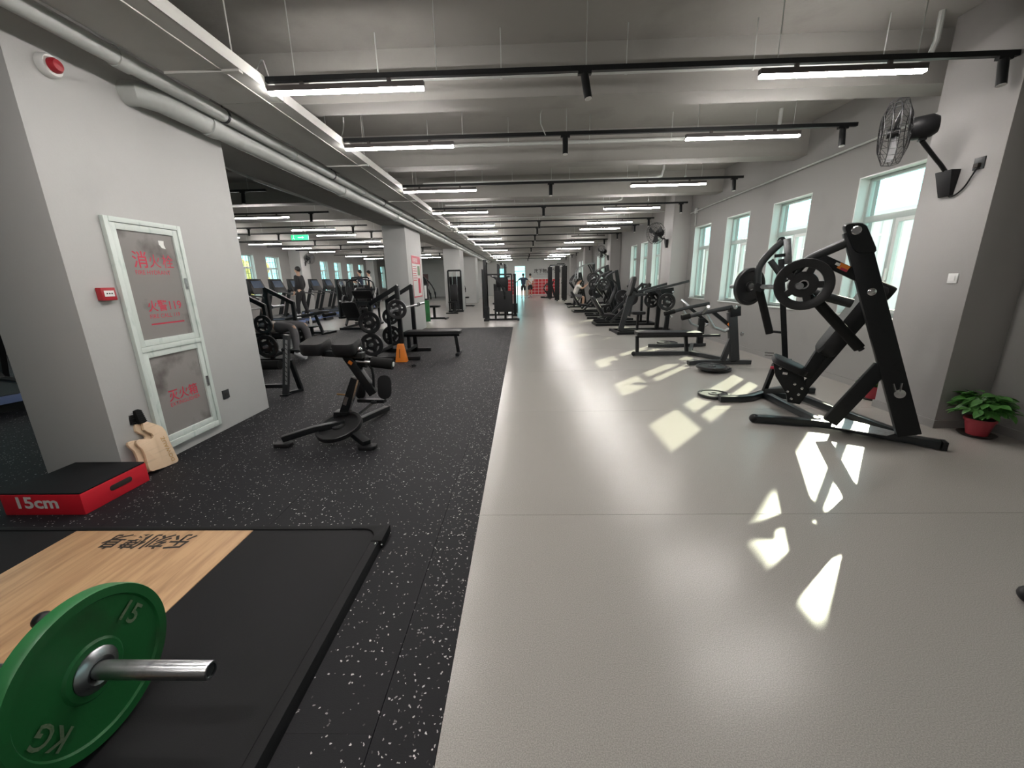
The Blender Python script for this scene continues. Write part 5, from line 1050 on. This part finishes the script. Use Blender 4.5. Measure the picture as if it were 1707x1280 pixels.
    for s in ('l', 'r'):
        pv.append(J['hp_'+s]); pr_.append(.122); pe.append((1, len(pv)-1)); pv.append((J['hp_'+s]+J['kn_'+s])/2); pr_.append(.102); pe.append((len(pv)-2, len(pv)-1))
        pv.append(J['kn_'+s]*.9+J['hp_'+s]*.1); pr_.append(.08); pe.append((len(pv)-2, len(pv)-1))
        if not shorts: pv.append(J['kn_'+s]*.65+J['an_'+s]*.35); pr_.append(.072); pe.append((len(pv)-2, len(pv)-1))
        if not shorts: pv.append(J['an_'+s]); pr_.append(.055); pe.append((len(pv)-2, len(pv)-1))
    to_ = bpy.data.objects.new('shorts' if shorts else 'trousers', skinmesh('trousers', pv, pe, pr_, pants, root=1)); C.objects.link(to_); to_.parent = o
    for s in ('l', 'r'):
        a, t = J['an_'+s], J['to_'+s]; d = (t-a); d.z = 0; d = d.normalized() if d.length > .01 else V((0, 1, 0))
        f_ = (t-a).normalized(); sh = MB().path([a-f_*.05, a*.6+t*.4, t+f_*.03], [.042, .048, .036], 8); lpart('shoe', sh, shoes, o)
    return o
def stand(arm=0, stride=0.0, armsout=False):
    P = dict(pelvis=(0, 0, .93), chest=(0, .0, 1.25), neck=(0, 0, 1.44), head=(0, .01, 1.58), face=(0, .2, 1.57),
             hp_l=(-.09, 0, .88), hp_r=(.09, 0, .88), kn_l=(-.10, .05+stride*.5, .48), kn_r=(.10, .03-stride*.3, .48), an_l=(-.10, stride, .085), an_r=(.10, -stride, .085), to_l=(-.11, .13+stride, .04), to_r=(.11, .13-stride, .04),
             sh_l=(-.18, 0, 1.38), sh_r=(.18, 0, 1.38), el_l=(-.24, -.03, 1.10), el_r=(.24, -.03, 1.10), wr_l=(-.25, .08, .88), wr_r=(.25, .08, .88), ha_l=(-.25, .11, .80), ha_r=(.25, .11, .80))
    if armsout: P.update(el_l=(-.40, -.05, 1.22), wr_l=(-.58, .05, 1.06), ha_l=(-.64, .08, 1.02), el_r=(.40, -.05, 1.20), wr_r=(.55, .05, 1.02), ha_r=(.60, .08, .96))
    if arm: P.update(el_l=(-.24, .12, 1.15), wr_l=(-.18, .36, 1.18), ha_l=(-.16, .44, 1.19), el_r=(.24, .12, 1.15), wr_r=(.18, .36, 1.18), ha_r=(.16, .44, 1.19))
    return P
person((.10, 29.2, 0), 0, 'person in a dark shirt walking away down the aisle with arms spread', stand(stride=.12, armsout=True), 'clothnavy', 'clothblack', shorts=True)
person((.62, 30.6, 0), .3, 'person in a white shirt and dark shorts standing near the red lockers', stand(), 'clothwhite', 'clothblack', shorts=True)
person((-7.75, 14.25, .2), PI/2, 'tall person in black on a treadmill seen from the side in the left hall', stand(stride=.12), 'clothblack', 'clothblack', short_sleeve=False)
person((-7.7, 19.6, .2), PI/2+.1, 'person in a dark shirt walking with raised arms on a far treadmill', stand(arm=1, stride=.15), 'clothnavy', 'clothgrey')
person((-7.75, 20.9, .2), PI/2, 'farthest person on a treadmill beside the second column edge', stand(stride=.1), 'clothwhite', 'clothblack')
seat_P = dict(pelvis=(0, 0, .60), chest=(0, .10, .92), neck=(0, .17, 1.12), head=(0, .22, 1.26), face=(0, .42, 1.26), hp_l=(-.09, .02, .58), hp_r=(.09, .02, .58), kn_l=(-.16, .42, .54), kn_r=(.16, .42, .54), an_l=(-.18, .38, .12), an_r=(.18, .38, .12), to_l=(-.19, .50, .06), to_r=(.19, .50, .06),
              sh_l=(-.17, .14, 1.06), sh_r=(.17, .14, 1.06), el_l=(-.22, .34, .92), el_r=(.22, .34, .92), wr_l=(-.22, .52, 1.05), wr_r=(.22, .52, 1.05), ha_l=(-.22, .57, 1.12), ha_r=(.22, .57, 1.12))
person((2.43, 19.2, -.06), -PI/2, 'seated woman in a white shirt with long black hair on the pulldown machine', seat_P, 'clothwhite', 'clothgrey', shorts=True, hair_long=True)
ly = dict(pelvis=(0, .30, .60), chest=(0, -.05, .60), neck=(0, -.26, .60), head=(0, -.40, .60), face=(0, -.40, .80), hp_l=(-.09, .34, .59), hp_r=(.09, .34, .59), kn_l=(-.20, .72, .62), kn_r=(.20, .72, .62), an_l=(-.24, .74, .12), an_r=(.24, .74, .12), to_l=(-.25, .87, .06), to_r=(.25, .87, .06),
          sh_l=(-.18, -.16, .60), sh_r=(.18, -.16, .60), el_l=(-.42, -.12, .62), el_r=(.42, -.12, .62), wr_l=(-.34, -.14, .84), wr_r=(.34, -.14, .84), ha_l=(-.34, -.14, .885), ha_r=(.34, -.14, .885))
person((-4.86, 7.4, -.02), -PI/2, 'person in a beige shirt lying on the left bench press station', ly, 'clothbeige', 'clothgrey')
